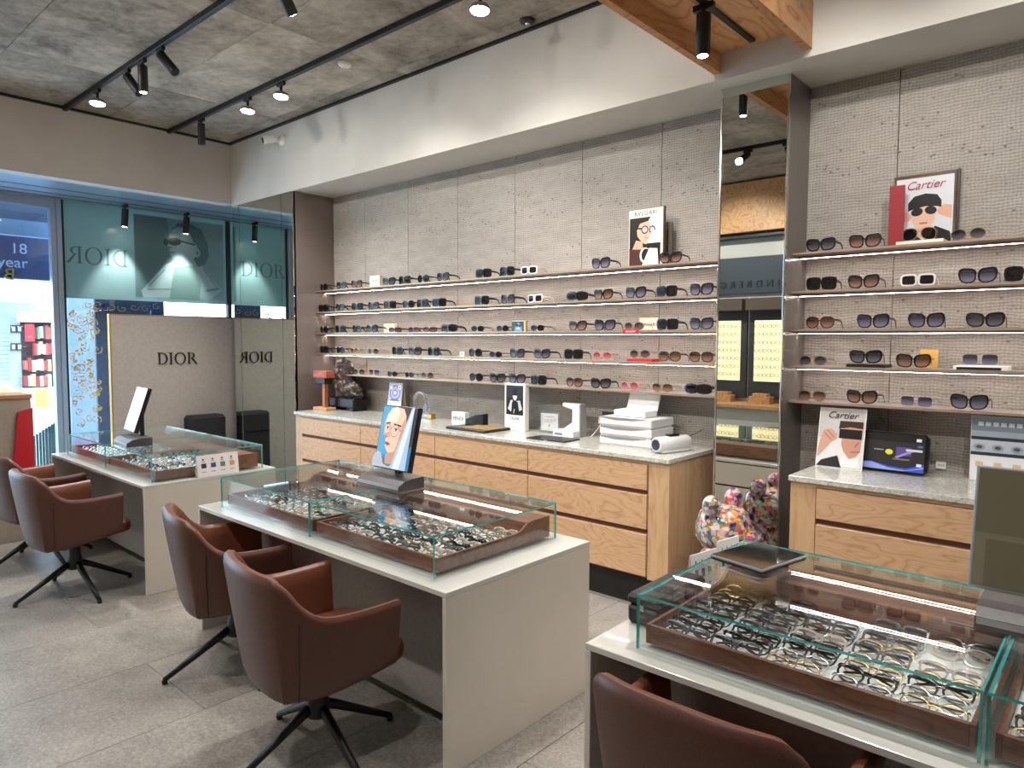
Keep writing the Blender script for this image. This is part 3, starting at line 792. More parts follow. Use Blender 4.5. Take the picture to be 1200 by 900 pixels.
# ================================================================== EYEWEAR
def fm(name, col, rough=.25, metal=0): return base(name, col, rough, metal, coat=.05)
FR = {'black': fm('frame_black', '0e0e10'), 'tortoise': speck('frame_tortoise', '2a1710', '55331f', 60, .25, 0), 'gold': fm('frame_gold', '9c8258', .3, 1), 'white': fm('frame_white', 'dedbd6'), 'pink': fm('frame_pink', 'c9868a'), 'clear': fm('frame_clear', 'b9a9a0', .1), 'grey': fm('frame_grey', '4a4a50'), 'red': fm('frame_red', '5f1219'), 'silver': fm('frame_silver', 'a9a9ac', .25, 1), 'blue': fm('frame_navy', '1c2540')}
def lensm(name, top, bot, alpha):
    """gradient tint, darker at the top of the lens"""
    m = base(name, top, .12, 0, .1); n = N(m); n.b.inputs['Alpha'].default_value = alpha
    sx = n.n('SeparateXYZ'); tc_ = n.n('TexCoord'); n.l(tc_.outputs['Generated'], sx.inputs[0])
    n.color(n.ramp(sx.outputs['Z'], [(.1, bot), (.75, top)])); return m
LN = {'dark': lensm('lens_dark', '0c0b0d', '141318', .97), 'grey': lensm('lens_grey', '141318', '5a5660', .92), 'brown': lensm('lens_brown', '261610', '8a6452', .9), 'violet': lensm('lens_violet', '1f1c28', '6d6880', .92), 'pink': lensm('lens_pink', '7a343a', 'b06a6c', .85), 'clear': thin_glass('lens_clear', (.96, .97, .97), 1)}
def outline(kind, a, b, side, n=16):
    o = []
    for k in range(n):
        t = 2*math.pi*k/n
        c, s_ = math.cos(t), math.sin(t)
        e = {'round': 1, 'square': .45, 'cat': .72, 'aviator': .8, 'panto': .82, 'rect': .5, 'visor': .6}[kind]
        x = a*math.copysign(abs(c)**e, c); z = b*math.copysign(abs(s_)**e, s_)
        xo = x/a*side
        if kind == 'cat':
            if z > 0: z += .28*b*max(0, xo)
            else: x -= side*.16*a*max(0, xo)*(-z/b); z *= 1-.1*xo
        if kind == 'aviator' and z < 0: x += side*.12*a*(-z/b)-0; z *= 1.1+.1*xo
        if kind == 'panto': x *= 1+.1*z/b
        o.append((x, z))
    return o
def glasses(kind, W=.165, b=.029, rim=.004, folded=False, lean=0, n=16, rimless=False):
    c = W*.255; a = W*.205
    if kind == 'visor': c = W*.25; a = W*.245
    out = {'frame': MB(), 'lens': [], 'temple': []}
    zc = b*1.12+rim
    def P(x, y, z):
        y += 1.5*x*x
        if lean:
            q = z*math.sin(lean); return (x, y*math.cos(lean)+q, z*math.cos(lean)-y*math.sin(lean)*.0+.002)
        return (x, y, z)
    for s_ in (-1, 1):
        ol = outline(kind, a, b, s_, n)
        L = MB(); L.v = [P(s_*c+x*.97, .003, zc+z*.97) for x, z in ol]; L.face(range(n)[::-1]); out['lens'].append(L)
        if not rimless:
            f = out['frame']; n0 = len(f.v)
            for (x, z) in ol:
                r = math.hypot(x, z)
                thick = rim*(1.5 if (kind in ('cat', 'square', 'visor') and z > 0) else 1)
                kx, kz = x*(1+thick/r), z*(1+thick/r)
                for (u_, w_, yy) in ((x*.95, z*.95, 0), (kx, kz, 0), (kx, kz, .006), (x*.95, z*.95, .006)):
                    f.v.append(P(s_*c+u_, yy, zc+w_))
            for k in range(n):
                j = (k+1) % n
                for q in range(4):
                    f.face((n0+4*k+q, n0+4*j+q, n0+4*j+(q+1) % 4, n0+4*k+(q+1) % 4))
    bw = c-a
    f = out['frame']
    f.tube([P(-bw-.004, .003, zc+b*.25), P(0, .002, zc+b*.42), P(bw+.004, .003, zc+b*.25)], max(rim*.75, .0018), 6)
    if rimless:
        for s_ in (-1, 1): f.tube([P(s_*(c+a*.95), .002, zc+b*.5), P(s_*W*.49, .005, zc+b*.5)], .0015, 5)
    for s_ in (-1, 1):
        T = MB(); hx = s_*W*.485; hz = zc+b*.45
        r0 = max(rim*.9, .0018)
        if folded:
            y = .022 if s_ > 0 else .029
            p0 = P(hx, .003, hz)
            T.tube([p0, P(hx*.98, y-1.5*hx*hx*.6, hz), P(-hx*.3, y, hz-.006), P(-hx*.8, y, hz-.02)], [r0*1.1, r0*1.1, r0, r0*.7], 5, sq=(.6, 1.2))
        else:
            T.tube([P(hx, .0, hz), (hx*.985, .035+.01, hz), (hx*.96, .105, hz-.002), (hx*.92, .135, hz-.012), (hx*.90, .158, .004)], [r0*1.2, r0*1.15, r0, r0*.9, r0*.7], 5, sq=(.55, 1.3))
        out['temple'].append(T)
    return out
def proto(kind, fr, ln, label, cat='sunglasses', name='sunglasses', **kw):
    g = glasses(kind, **kw)
    t = thing(name, label, cat)
    g['frame'].build('frame', FR[fr], t, 'auto')
    for L in g['lens']: L.build('lens', LN[ln], t)
    for T in g['temple']: T.build('temple', FR[fr], t, 'auto')
    return t
STY = {
 'bs': (('square', 'black', 'dark'), dict(b=.030, rim=.006), 'chunky black square sunglasses'),
 'bc': (('cat', 'black', 'grey'), dict(b=.029, rim=.006), 'black cat-eye sunglasses with grey lenses'),
 'bv': (('cat', 'black', 'violet'), dict(b=.032, rim=.005, W=.17), 'black butterfly sunglasses with violet-grey lenses'),
 'br': (('round', 'black', 'dark'), dict(b=.030, rim=.0045), 'round black sunglasses'),
 'bb': (('cat', 'black', 'brown'), dict(b=.030, rim=.005), 'black cat-eye sunglasses with brown lenses'),
 'tc': (('panto', 'tortoise', 'brown'), dict(b=.030, rim=.005), 'tortoiseshell sunglasses with brown lenses'),
 'gr': (('round', 'gold', 'grey'), dict(b=.026, rim=.002), 'thin gold round sunglasses with grey lenses'),
 'gb': (('panto', 'gold', 'brown'), dict(b=.027, rim=.002), 'thin gold sunglasses with brown lenses'),
 'ws': (('square', 'white', 'dark'), dict(b=.025, rim=.006), 'white framed square sunglasses'),
 'pk': (('round', 'pink', 'pink'), dict(b=.027, rim=.003), 'pink round sunglasses'),
 'rl': (('square', 'silver', 'violet'), dict(b=.026, rim=.002, rimless=True), 'rimless square sunglasses with violet lenses'),
 'av': (('aviator', 'gold', 'dark'), dict(b=.030, rim=.002), 'dark aviator sunglasses with thin metal rims'),
 'vs': (('visor', 'black', 'dark'), dict(b=.024, rim=.008, W=.18), 'wide black visor sunglasses'),
 'rr': (('rect', 'red', 'grey'), dict(b=.018, rim=.005, W=.17), 'narrow dark red rectangular sunglasses'),
 'sr': (('round', 'black', 'dark'), dict(b=.021, rim=.003, W=.14), 'small round black sunglasses'),
}
PROTO = {}
def place_sun(key, loc, rz, where, grp):
    sp, kw, desc = STY[key]
    first = key not in PROTO
    if first: PROTO[key] = proto(*sp, 'x', **kw)
    o = PROTO[key] if first else copy_tree(PROTO[key])
    o.location = loc; o.rotation_euler = (0, 0, rz)
    tag(o, desc+' '+where, 'sunglasses', desc+' '+grp)
    return o
ROWS = [
 [(378.5, 'br'), (399, 'bc'), (417, 'bb'), (455, 'bc'), (473, 'bs'), (495, 'br'), (518, 'bc'), (565.6, 'bs'), (593, 'bs'), (619, 'ws'), (703, 'bv'), (785, 'bb')],
 [(378.5, 'bs'), (397.5, 'bc'), (417.7, 'bs'), (436.5, 'bc'), (456, 'bs'), (477.5, 'br'), (494, 'bs'), (513.5, 'bs'), (563.5, 'bs'), (594, 'bc'), (626, 'ws'), (675, 'vs'), (706, 'bb'), (744, 'bv'), (780, 'bs'), (821, 'bv')],
 [(379, 'br'), (398, 'bs'), (417, 'bc'), (435, 'bc'), (462, 'rr'), (484, 'rr'), (503, 'rr'), (525, 'vs'), (559, 'sr'), (588, 'sr'), (629, 'sr'), (676, 'bb'), (708, 'bv'), (742, 'gr'), (781, 'bs'), (821, 'bv')],
 [(379, 'bs'), (398, 'br'), (414.6, 'gb'), (436.5, 'gr'), (464.6, 'bs'), (485.4, 'bc'), (507.3, 'bs'), (556, 'br'), (580, 'sr'), (605, 'bc'), (634, 'bc'), (671, 'bs'), (705, 'pk'), (749, 'gr'), (784, 'tc'), (821, 'tc')],
 [(420, 'gr'), (437.5, 'rl'), (459, 'sr'), (479, 'sr'), (500, 'gr'), (557, 'br'), (582, 'bc'), (605, 'bv'), (630, 'bs'), (672, 'tc'), (703, 'bc'), (737, 'pk'), (775, 'gb'), (817, 'vs')],
]
ROWR = [
 [(961, 'bc'), (1013, 'bb'), (1077, 'av'), (1134, 'gr')],
 [(962, 'bs'), (1011, 'bb'), (1075, 'ws'), (1145, 'bv'), (1200, 'bs')],
 [(960, 'tc'), (1022, 'bv'), (1085, 'bv'), (1154, 'bc')],
 [(952, 'gr'), (1014, 'bc'), (1070, 'bb'), (1148, 'rl')],
 [(951, 'gb'), (1009, 'bb'), (1073, 'rl'), (1135, 'bv')],
]
RAISE = {(3, 1014): .018, (3, 1148): .022, (0, 1077): .018, (3, 749): .02}
for side, rows in (('long', ROWS), ('short', ROWR)):
    for k, row in enumerate(rows):
        for px, key in row:
            Y = SY+.035
            z = SZ[k]+RAISE.get((k, px), 0)
            x = xat(px, Y, z+.03)
            x = min(x, px0-.1) if side == 'long' else x
            place_sun(key, (x, Y, z+.0008), R(random.uniform(-7, 7)), 'on the %s shelf of the %s run' % (ordn[k], side), '%s %s shelf' % (side, ordn[k]))

# ================================================================== DISPLAY TABLES
T0, T1, TH = 1.79, 2.735, .736
def desk(x0, x1, label):
    o = (x0+x1)/2; w = (x1-x0)/2
    t = thing('display_table', label, 'table', (o, T0, 0))
    D = T1-T0
    MB().box(-w, w, 0, D, TH-.022, TH, .002).build('table_top', M['white'], t)
    for s_ in (-1, 1): MB().box(s_*w, s_*(w-.022), 0, D, 0, TH-.0225, .002).build('side_panel', M['white_side'], t)
    MB().box(-w+.022, w-.022, .24, .26, .06, TH-.023).build('modesty_panel', M['greyfront'], t)
    MB().box(-w+.022, w-.022, .26, D-.02, .08, TH-.023).build('carcass', M['groove'], t)
    MB().box(-w+.022, w-.022, .32, D-.08, 0, .08).build('plinth', M['kick'], t)
    n = 3; ww = (2*w-.044)/n
    for i in range(n):
        for z0, z1 in ((.09, .30), (.315, .51), (.525, .705)):
            MB().box(-w+.022+i*ww+.003, -w+.022+(i+1)*ww-.003, D-.02, D-.002, z0, z1, .002).build('drawer', M['white_side'], t)
    return t
desk(-6.79, -4.825, 'white waterfall display table nearest the shopfront')
desk(-4.035, -1.925, 'white waterfall display table with two armchairs side by side')
desk(-1.274, .85, 'white waterfall display table carrying the black tablet')
GZ = .912
def case(x0, x1, label):
    t = thing('glass_case', label, 'glass case', ((x0+x1)/2, 1.862, TH))
    w = (x1-x0)/2; d = .803; h = GZ-TH; th = .007
    def pane(name, a, thin):
        b = MB(); b.box(*a); b.m = [0 if (i//2 == thin or (thin and i == 0)) else 1 for i in range(6)]; b.build(name, [M['glass'], M['teal_edge']], t)
    # faces of MB.box come as bottom, top, front, back, left, right
    pane('top_pane', (-w, w, 0, d, h-th, h), 0)
    pane('front_pane', (-w, w, 0, th, 0.0005, h-th-.0003), 1)
    pane('back_pane', (-w, w, d-th, d, .0005, h-th-.0003), 1)
    for s_ in (-1, 1): pane('side_pane', (s_*w, s_*(w-th), th+.0003, d-th-.0003, .0005, h-th-.0003), 2)
    return t
CASES = [(-6.62, -5.752), (-5.748, -4.885), (-3.895, -2.986), (-2.983, -2.076), (-1.129, -.222), (-.214, .69)]
clab = ['frameless glass case at the shopfront end of the first table', 'frameless glass case beside the leaflet card', 'frameless glass case at the shopfront end of the middle table', 'frameless glass case over the tray with a rising side on the middle table', 'frameless glass case under the black tablet', 'frameless glass case next along from the tablet']
for (a, b), l in zip(CASES, clab): case(a, b, l)
def tray(x0, x1, label):
    o = (x0+x1)/2; w = (x1-x0)/2
    t = thing('walnut_tray', label, 'tray', (o, 1.895, TH))
    D = .735
    MB().box(-w+.012, w-.012, .012, D-.012, .016, .028).build('tray_base', M['walnut'], t)
    MB().box(-w+.013, w-.013, .0125, .568, .0282, .033).build('liner', M['felt'], t)
    MB().box(-w+.012, w-.012, 0, .014, .014, .074, .002).build('front_rail', M['walnut'], t)
    MB().box(-w+.012, w-.012, D-.014, D, .014, .111, .002).build('back_rail', M['walnut'], t)
    MB().box(-w+.012, w-.012,   .570, D-.0142, .028, .112, .002).build('back_ledge', M['walnut'], t)
    for s_ in (-1, 1):
        MB().prism([(0, .014), (D, .014), (D, .116), (.60, .115), (.575, .110), (.53, .082), (.50, .075), (0, .074)], s_*w, s_*(w-.012), 'yz').build('side_rail', M['walnut'], t)
        for y in (.08, .65): MB().lathe([(.014, 0), (.014, .016)], 10, (s_*(w-.06), y, 0)).build('foot', M['blackp'], t)
    return t
TR = [(a+.015, b-.015) for a, b in CASES]
tl_ = ['walnut tray of crowded frames at the shopfront end of the first table', 'walnut tray of crowded frames beside the leaflet card', 'walnut tray of frames at the shopfront end of the middle table', 'walnut tray of frames with a rising side on the middle table', 'walnut tray of widely spaced frames under the black tablet', 'walnut tray in the case next along from the tablet']
for (a, b), l in zip(TR, tl_): tray(a, b, l)
# folded optical frames
OPT = [('round', 'black', 'black round'), ('panto', 'tortoise', 'tortoiseshell'), ('round', 'gold', 'thin gold round'), ('square', 'grey', 'grey square'), ('panto', 'black', 'black rounded'), ('round', 'silver', 'silver round'), ('square', 'blue', 'navy square'), ('panto', 'clear', 'pale clear')]
def opt_full(kind, fr, lean):
    return proto(kind, fr, 'clear', 'x', 'eyeglasses', 'eyeglasses', W=.158, b=.025, rim=.0022 if fr in ('gold', 'silver') else .0042, folded=True, lean=lean, n=16)
def opt_mesh(kind, fr, lean):
    g = glasses(kind, W=.155, b=.024, rim=.0022 if fr in ('gold', 'silver') else .0045, folded=True, lean=lean, n=10)
    b = g['frame']
    for T in g['temple']:
        n0 = len(b.v); b.v += T.v
        for f in T.f: b.face([i+n0 for i in f])
    b.mat(1)
    for L in g['lens']:
        n0 = len(b.v); b.v += L.v
        for f in L.f: b.face([i+n0 for i in f])
    return b.mesh('eyeglasses', [FR[fr], LN['clear']])
LEAN = R(52)
OM = [opt_mesh(k, f, LEAN) for k, f, d in OPT]
place_txt = ['in the shopfront-end tray of the first table', 'in the tray beside the leaflet card', 'in the shopfront-end tray of the middle table', 'in the rising-sided tray of the middle table', 'in the tray under the black tablet', 'in the tray next along from the tablet']
OF = {}
for ti, (a, b) in enumerate(TR):
    cols_ = 5; pit = (b-a-.024-.178)/4
    rows_, py_ = (10, .052) if ti < 4 else (9, .058)
    for r in range(rows_):
        for c_ in range(cols_):
            if ti == 5 and (c_ > 1 or r > 4): continue
            if ti == 4:
                q = random.choice([0, 4, 0, 3] if c_ < 2 and r < 7 else [0, 2, 3, 5, 7, 2, 4])
                if random.random() < .06: continue
            else: q = random.choice([0, 4, 1, 2, 3, 5, 5, 7, 7, 2] if ti > 1 else [0, 4, 3, 5, 7, 7, 5])
            x = (a+b)/2+(c_-2)*pit+random.uniform(-.006, .006)
            y = 1.895+.03+r*py_+random.uniform(-.004, .004)
            k, f, dsc = OPT[q]
            if ti >= 4:
                if q not in OF: OF[q] = opt_full(k, f, LEAN); o = OF[q]
                else: o = copy_tree(OF[q])
            else:
                o = put('eyeglasses', OM[q])
            o.location = (x, y, TH+.0335); o.rotation_euler = (0, 0, R(random.uniform(-6, 6)))
            tag(o, dsc+' eyeglasses folded '+place_txt[ti], 'eyeglasses', dsc+' frames '+place_txt[ti])
# ================================================================== ARMCHAIRS
def cr(pts, n):
    """Catmull-Rom through pts"""
    P = [Vector(p) for p in pts]; P = [P[0]*2-P[1]]+P+[P[-1]*2-P[-2]]; o = []
    for i in range(1, len(P)-2):
        for k in range(n):
            t = k/n
            o.append(.5*((2*P[i])+(P[i+1]-P[i-1])*t+(2*P[i-1]-5*P[i]+4*P[i+1]-P[i+2])*t*t+(3*P[i]-P[i-1]-3*P[i+1]+P[i+2])*t**3))
    o.append(P[-2]); return o
def make_chair():
    t = thing('armchair', 'x', 'chair', (0, 0, 0), 0, 'brown leather armchairs')
    # plan of the outer rim, with top height and bottom height: x, y, ztop
    half = [(.335, .20, .690), (.334, .08, .682), (.328, -.04, .680), (.316, -.12, .692), (.300, -.18, .735), (.280, -.235, .805), (.245, -.285, .845), (.14, -.325, .857), (0, -.338, .862)]
    full = half+[(-x, y, z) for x, y, z in half[:-1][::-1]]
    U = cr(full, 4)
    b = MB(); ring = None; n = len(U); secs = []
    for i, p in enumerate(U):
        d = (U[min(i+1, n-1)]-U[max(i-1, 0)]); d.z = 0; d.normalize()
        inw = Vector((-d.y, d.x, 0))          # towards the middle
        c = Vector((0, -.02, 0))
        if (c-Vector((p.x, p.y, 0))).dot(inw) < 0: inw = -inw
        f = (p.y+.338)/.538                     # 0 back, 1 front
        zb = .345+.075*f**1.5
        back = max(0, 1-f*2.2)
        th = .052-.008*f
        S_ = []
        hgt = p.z-zb
        for v in (0, .03, .10, .25, .45, .65, .82, .93):
            ins = .035*(1-v)+.045*back*(1-v)**1.2+(.03 if v == 0 else .008 if v == .03 else 0)
            S_.append(Vector((p.x, p.y, 0))+inw*ins+Vector((0, 0, zb+hgt*v)))
        top = Vector((p.x, p.y, p.z))
        S_.append(top+inw*.006+Vector((0, 0, -.012)))
        S_.append(top+inw*th*.35)
        S_.append(top+inw*th*.75+Vector((0, 0, -.002)))
        S_.append(top+inw*th+Vector((0, 0, -.016)))
        zi = .43
        for v in (.75, .5, .25, 0):
            S_.append(Vector((p.x, p.y, 0))+inw*(th+.02*(1-v)+.05*back*(1-v))+Vector((0, 0, zi+(p.z-.016-zi)*v)))
        secs.append(S_)
    m = len(secs[0])
    for S_ in secs: b.v += [tuple(q) for q in S_]
    for i in range(n-1):
        for k in range(m-1):
            b.mat(1 if k >= 9 else 0)
            b.face((i*m+k, i*m+k+1, (i+1)*m+k+1, (i+1)*m+k))
    b.mat(0)
    b.face([k for k in range(m)]); b.face([(n-1)*m+k for k in range(m)][::-1])
    # underside
    c0 = len(b.v); b.v.append((0, -.02, .36))
    for i in range(n-1): b.face((i*m, (i+1)*m, c0))
    b.face((0, c0, (n-1)*m)[::-1])
    sh = b.build('shell', [M['leather'], M['leather_in']], t, 'auto')
    sh['label'] = 'brown leather tub shell of back and arms'
    # seat cushion
    q = MB(); prof = []
    for zz, g in ((.395, -.02), (.405, -.004), (.43, 0), (.455, -.003), (.468, -.016), (.473, -.05)):
        prof.append((zz, g))
    def plan(g, k, N_=32):
        tt = 2*math.pi*k/N_; c, s_ = math.cos(tt), math.sin(tt)
        return ((.272+g)*math.copysign(abs(c)**.35, c), .022+(.262+g)*math.copysign(abs(s_)**.35, s_))
    for zz, g in prof:
        for k in range(32): x, y = plan(g, k); q.v.append((x*(1-.18*max(0, -y/.245)), y+.01, zz+.012*(y/.245)))
    for i in range(len(prof)-1):
        for k in range(32): q.face((i*32+k, i*32+(k+1) % 32, (i+1)*32+(k+1) % 32, (i+1)*32+k))
    q.face(range((len(prof)-1)*32, len(prof)*32)); q.face(list(range(32))[::-1])
    q.build('seat', M['leather_in'], t, 'auto')
    # seams on the outer shell where the side meets the back
    for s_ in (0, 1):
        i = 17 if s_ == 0 else n-18
        pts = [secs[i][k]-(secs[i][k]-Vector((0, -.02, secs[i][k].z))).normalized()*-.0015 for k in range(1, 7)]
        MB().tube(pts, .0022, 4).build('seam', M['seam'], t)
    # base
    MB().lathe([(.045, .16), (.05, .20), (.038, .26), (.034, .352)], 16).build('column', M['dark'], t, 'auto')
    MB().lathe([(.10, .352), (.10, .366)], 16).build('seat_plate', M['dark'], t)
    for k in range(4):
        a = R(5+90*k); dx, dy = math.cos(a), math.sin(a)
        l_ = MB().tube([(dx*.02, dy*.02, .205), (dx*.10, dy*.10, .165), (dx*.24, dy*.24, .085), (dx*.355, dy*.355, .02)], [.022, .02, .016, .013], 8).build('leg', M['dark'], t, True)
        MB().lathe([(.013, 0), (.015, .012), (.012, .022)], 10, (dx*.352, dy*.352, 0)).build('foot', M['blackp'], l_)
    return t
CH = make_chair()
seats = [((-5.27, 1.505), 0, 'brown leather armchair standing clear at the table nearest the shopfront'),
         ((-6.22, 1.56), 4, 'brown leather armchair beside the display plinth near the door'),
         ((-3.45, 1.72), -15, 'brown leather armchair tucked under the middle table on its shopfront side'),
         ((-2.45, 1.56), -9, 'brown leather armchair in front of the rising-sided tray'),
         ((-.76, 1.735), 0, 'brown leather armchair drawn up to the tablet table')]
for i, ((x, y), a, l) in enumerate(seats):
    o = CH if i == 0 else copy_tree(CH)
    o.location = (x, y, 0); o.rotation_euler = (0, 0, R(a)); o['label'] = l

# ================================================================== PORTRAIT SCREENS
skin, skin2, hair = 'e3bda6', 'c08f78', '4a3a38'
PIC2 = [('4b97c0', rect(0, 0, 1, 1)), ('5a5560', [(.5, 1), (1, 1), (1, .4), (.8, .3)]),
        ('4a3d3e', [(.42, 1), (.98, 1), (.95, .5), (.78, .22), (.66, .3)]),
        ('dcb7a2', [(.13, .60), (.11, .72), (.16, .86), (.26, .97), (.40, 1), (.62, .98), (.72, .86), (.76, .66), (.74, .46), (.62, .26), (.45, .20), (.30, .26), (.21, .36), (.23, .41), (.20, .45), (.22, .48), (.13, .53)]),
        ('ecd0be', [(.16, .84), (.26, .97), (.42, 1), (.52, .92), (.46, .76), (.28, .74), (.13, .70)]),
        ('c4937c', [(.72, .86), (.76, .66), (.74, .46), (.62, .26), (.48, .21), (.56, .36), (.60, .50), (.63, .72)]),
        ('c79a86', [(.30, .58), (.13, .53), (.22, .48), (.33, .50)]), ('a86f62', line(.15, .515, .26, .495, .018)),
        ('a84f50', [(.20, .395), (.28, .42), (.38, .385), (.29, .35)]), ('7d3a3c', line(.205, .393, .37, .387, .01)),
        ('4a3430', line(.15, .715, .29, .735, .022)), ('4a3430', line(.40, .715, .62, .695, .026)),
        ('f0e4dc', ell(.24, .645, .05, .02)), ('2a1d1b', ell(.23, .645, .022, .02)), ('4a3430', line(.18, .66, .30, .66, .01)),
        ('f0e4dc', ell(.50, .625, .06, .022)), ('2a1d1b', ell(.49, .625, .026, .022)), ('4a3430', line(.43, .642, .58, .64, .012))]
for cx, cy, rx, ry in ((.235, .625, .105, .085), (.51, .605, .13, .095)):
    e_ = ell(cx, cy, rx, ry, 22)
    PIC2 += [('8f8580', line(*e_[k], *e_[(k+1) % 22], .012)) for k in range(22)]
PIC2 += [('8f8580', line(.34, .635, .385, .63, .012)), ('8f8580', line(.64, .61, .80, .625, .012)),
        ('b98c78', [(.36, .22), (.62, .28), (.66, .08), (.38, .06)]), ('a3abb8', [(0, 0), (0, .16), (.12, .25), (.24, .22), (.34, .06), (.52, .03), (.64, .1), (.7, .0)]), ('7d5a50', line(.24, .22, .34, .06, .018)), ('7d5a50', line(.34, .06, .52, .035, .018)),
        ('9fb4c8', [(.55, 0), (.92, 1), (1, 1), (1, 0)]), ('c6d4e2', [(.62, 0), (.95, 1), (1, 1), (.82, 0)])]
PIC1 = [('eef4f4', rect(0, 0, 1, 1)), ('2fc4c0', [(0, 0), (.8, 0), (.5, .12), (0, .24)]), ('8fdedb', [(0, .24), (.5, .12), (.75, .05), (.55, .2), (0, .33)]), ('5fd0cc', line(.25, .8, .95, .96, .05)), ('5fd0cc', line(.35, .7, .55, .76, .05)), ('222a2c', line(.62, .38, .85, .62, .05)), ('9aa8aa', line(.25, .34, .6, .44, .012)), ('9aa8aa', line(.25, .38, .55, .47, .012)), ('c9d2d2', ell(.5, .62, .12, .06))]
PIC3 = [('55503f', rect(0, 0, 1, 1)), ('4a4536', rect(.0, .45, .42, 1)), ('5f5a48', rect(.42, .3, .95, .9)), ('494435', rect(.1, .0, .5, .4)), ('645e4c', rect(.55, .05, .98, .28))]  # reflections in the switched-off screen, painted as brown blocks
def monitor(loc, rz, label, pic, mat, tilt=13, w=.30, h=.352, side=0, hm='blackp'):
    t = thing('portrait_screen', label, 'screen', loc, rz)
    b = MB().prism([(-.09, .0), (-.085, .03), (-.05, .05), (.0, .058), (.085, .06), (.085, 0)], -.18, .18, 'yz')
    b.build('base', speck('dark_grey_base', '413d3d', '494545', 30, .35, 0), t)
    MB().prism([(-.092, .012), (-.089, .028), (-.086, .028), (-.088, .012)], -.175, .175, 'yz').build('label_strip', base('grey_strip', '8d8a88', .3, .5), t)
    MB().box(-.02, .02, .045, .075, .05, .22, .004).build('neck', M['blackp'], t)
    s_ = MB().box(-w/2, w/2, 0, .032, 0, h, .004)
    s_ = s_.build('screen_housing', M[hm], t, False, (side, -.0, .085), (R(-tilt), 0, 0))
    picture('display', w-.016, h-.016, pic, s_, (-w/2+.008, -.0006, .008), (0, 0, 0), mat)
    return t
M['bezel'] = base('silver_bezel', '8a8d90', .3, .6)
m1 = monitor((-5.62, 2.02, GZ+.0005), R(-6), 'small upright screen showing a white and turquoise image', PIC1, 'screen', 18, side=-.13)
m2 = monitor((-2.995, 2.375, GZ+.0005), 0, 'small upright screen showing a face in thin glasses', PIC2, 'screen', 13)
m3 = monitor((-.12, 2.36, GZ+.0005), 0, 'small upright switched-off screen with painted dark brown reflections', PIC3, 'screen_off', 13, side=-.062, hm='bezel')
text('lettering', 'HO', .02, M['card'], m3, (.0, -.093, .021), (R(90), 0, 0), .0005)

# ================================================================== THINGS ON THE TABLES
tb = thing('tablet', 'black tablet with a pale rim lying on the glass case', 'tablet', (-.985, 2.455, GZ+.0005), R(-12))
MB().box(-.105, .105, -.135, .135, .0, .006, .002).build('case_back', M['blackp'], tb)
MB().box(-.108, .108, -.138, .138, .006, .018, .004).build('body', base('silver_rim', '9a9c9e', .3, .6), tb)
MB().box(-.102, .102, -.132, .132, .018, .0192).build('screen', base('black_glass', '0a0a0b', .05, 0, .8), tb)
bc = thing('black_case', 'black leatherette case with a metal clasp beside the glass case', 'case', (-1.203, 2.19, TH+.0005))
MB().box(-.062, .062, -.17, .17, 0, .065, .012).build('case_body', speck('black_leatherette', '151517', '202023', 200, .45, .1), bc)
MB().box(-.064, .064, -.172, .172, .066, .105, .012).build('lid', speck('black_leatherette2', '151517', '202023', 200, .45, .1), bc)
MB().box(-.008, .008, -.176, -.172, .055, .075).build('clasp', M['chrome'], bc)
def leaflet(loc, rz, label, w=.30, h=.155, d=.042):
    t = thing('leaflet_card', label, 'card', loc, rz)
    MB().prism([(0, 0), (.003, 0), (d/2, h), (d/2-.002, h+.002)], -w/2, w/2, 'yz').build('front_leaf', M['card'], t)
    MB().prism([(d, 0), (d-.003, 0), (d/2, h), (d/2+.002, h+.002)], -w/2, w/2, 'yz').build('back_leaf', M['card'], t)
    sh = [('f2f0f2', rect(0, 0, 1, 1))]
    for k, cl_ in enumerate(('3a3440', '4a4a8a', '5f8a70', 'd7a46a')):
        x = .09+k*.23
        sh += [('5a5560', ell(x+.05, .83, .025, .045)), (cl_, rect(x, .42, x+.12, .64)), ('8a8690', rect(x+.0, .22, x+.11, .25)), ('8a8690', rect(x+.01, .72, x+.09, .745))]
    picture('print', w*.98, h*.97, sh, t, (-w*.49, -.0008, .002), (-math.atan2(d/2-.002, h), 0, 0))
    return t
leaflet((-4.833, 2.30, TH+.0005), R(90), 'folded white leaflet card with coloured squares beside the glass case', .30, .15)
leaflet((-1.19, 2.48, TH+.0005), R(80), 'folded white leaflet card standing behind the black case', .17, .15)
leaflet((-1.17, 2.65, TH+.0005), R(80), 'white leaflet card standing in the corner behind the tablet', .14, .17)

# ================================================================== THINGS ON THE COUNTERS
def at(px, Y, z=CT): return (xat(px, Y, z), Y, z+.0005)
# wooden T stand
ws_ = thing('wooden_stand', 'orange wooden T-shaped stand on a small base', 'stand', at(381, 4.06))
MB().box(-.13, .11, -.06, .06, 0, .03, .004).build('base', M['ply'], ws_)
MB().box(-.02, .03, -.02, .02, .03, .33, .004).build('post', wood('redwood', 'a8623c', 'b8754a', '84452a', (4, 4, 1), 3), ws_)
MB().box(-.13, .10, -.05, .05, .33, .40, .004).build('top_bar', wood('redwood2', 'b0563c', 'c06a4c', '8e3f2a', (1, 4, 4), 3), ws_)
MB().box(-.11, .06, -.04, .04, .27, .33, .004).build('dark_block', M['blackp'], ws_)
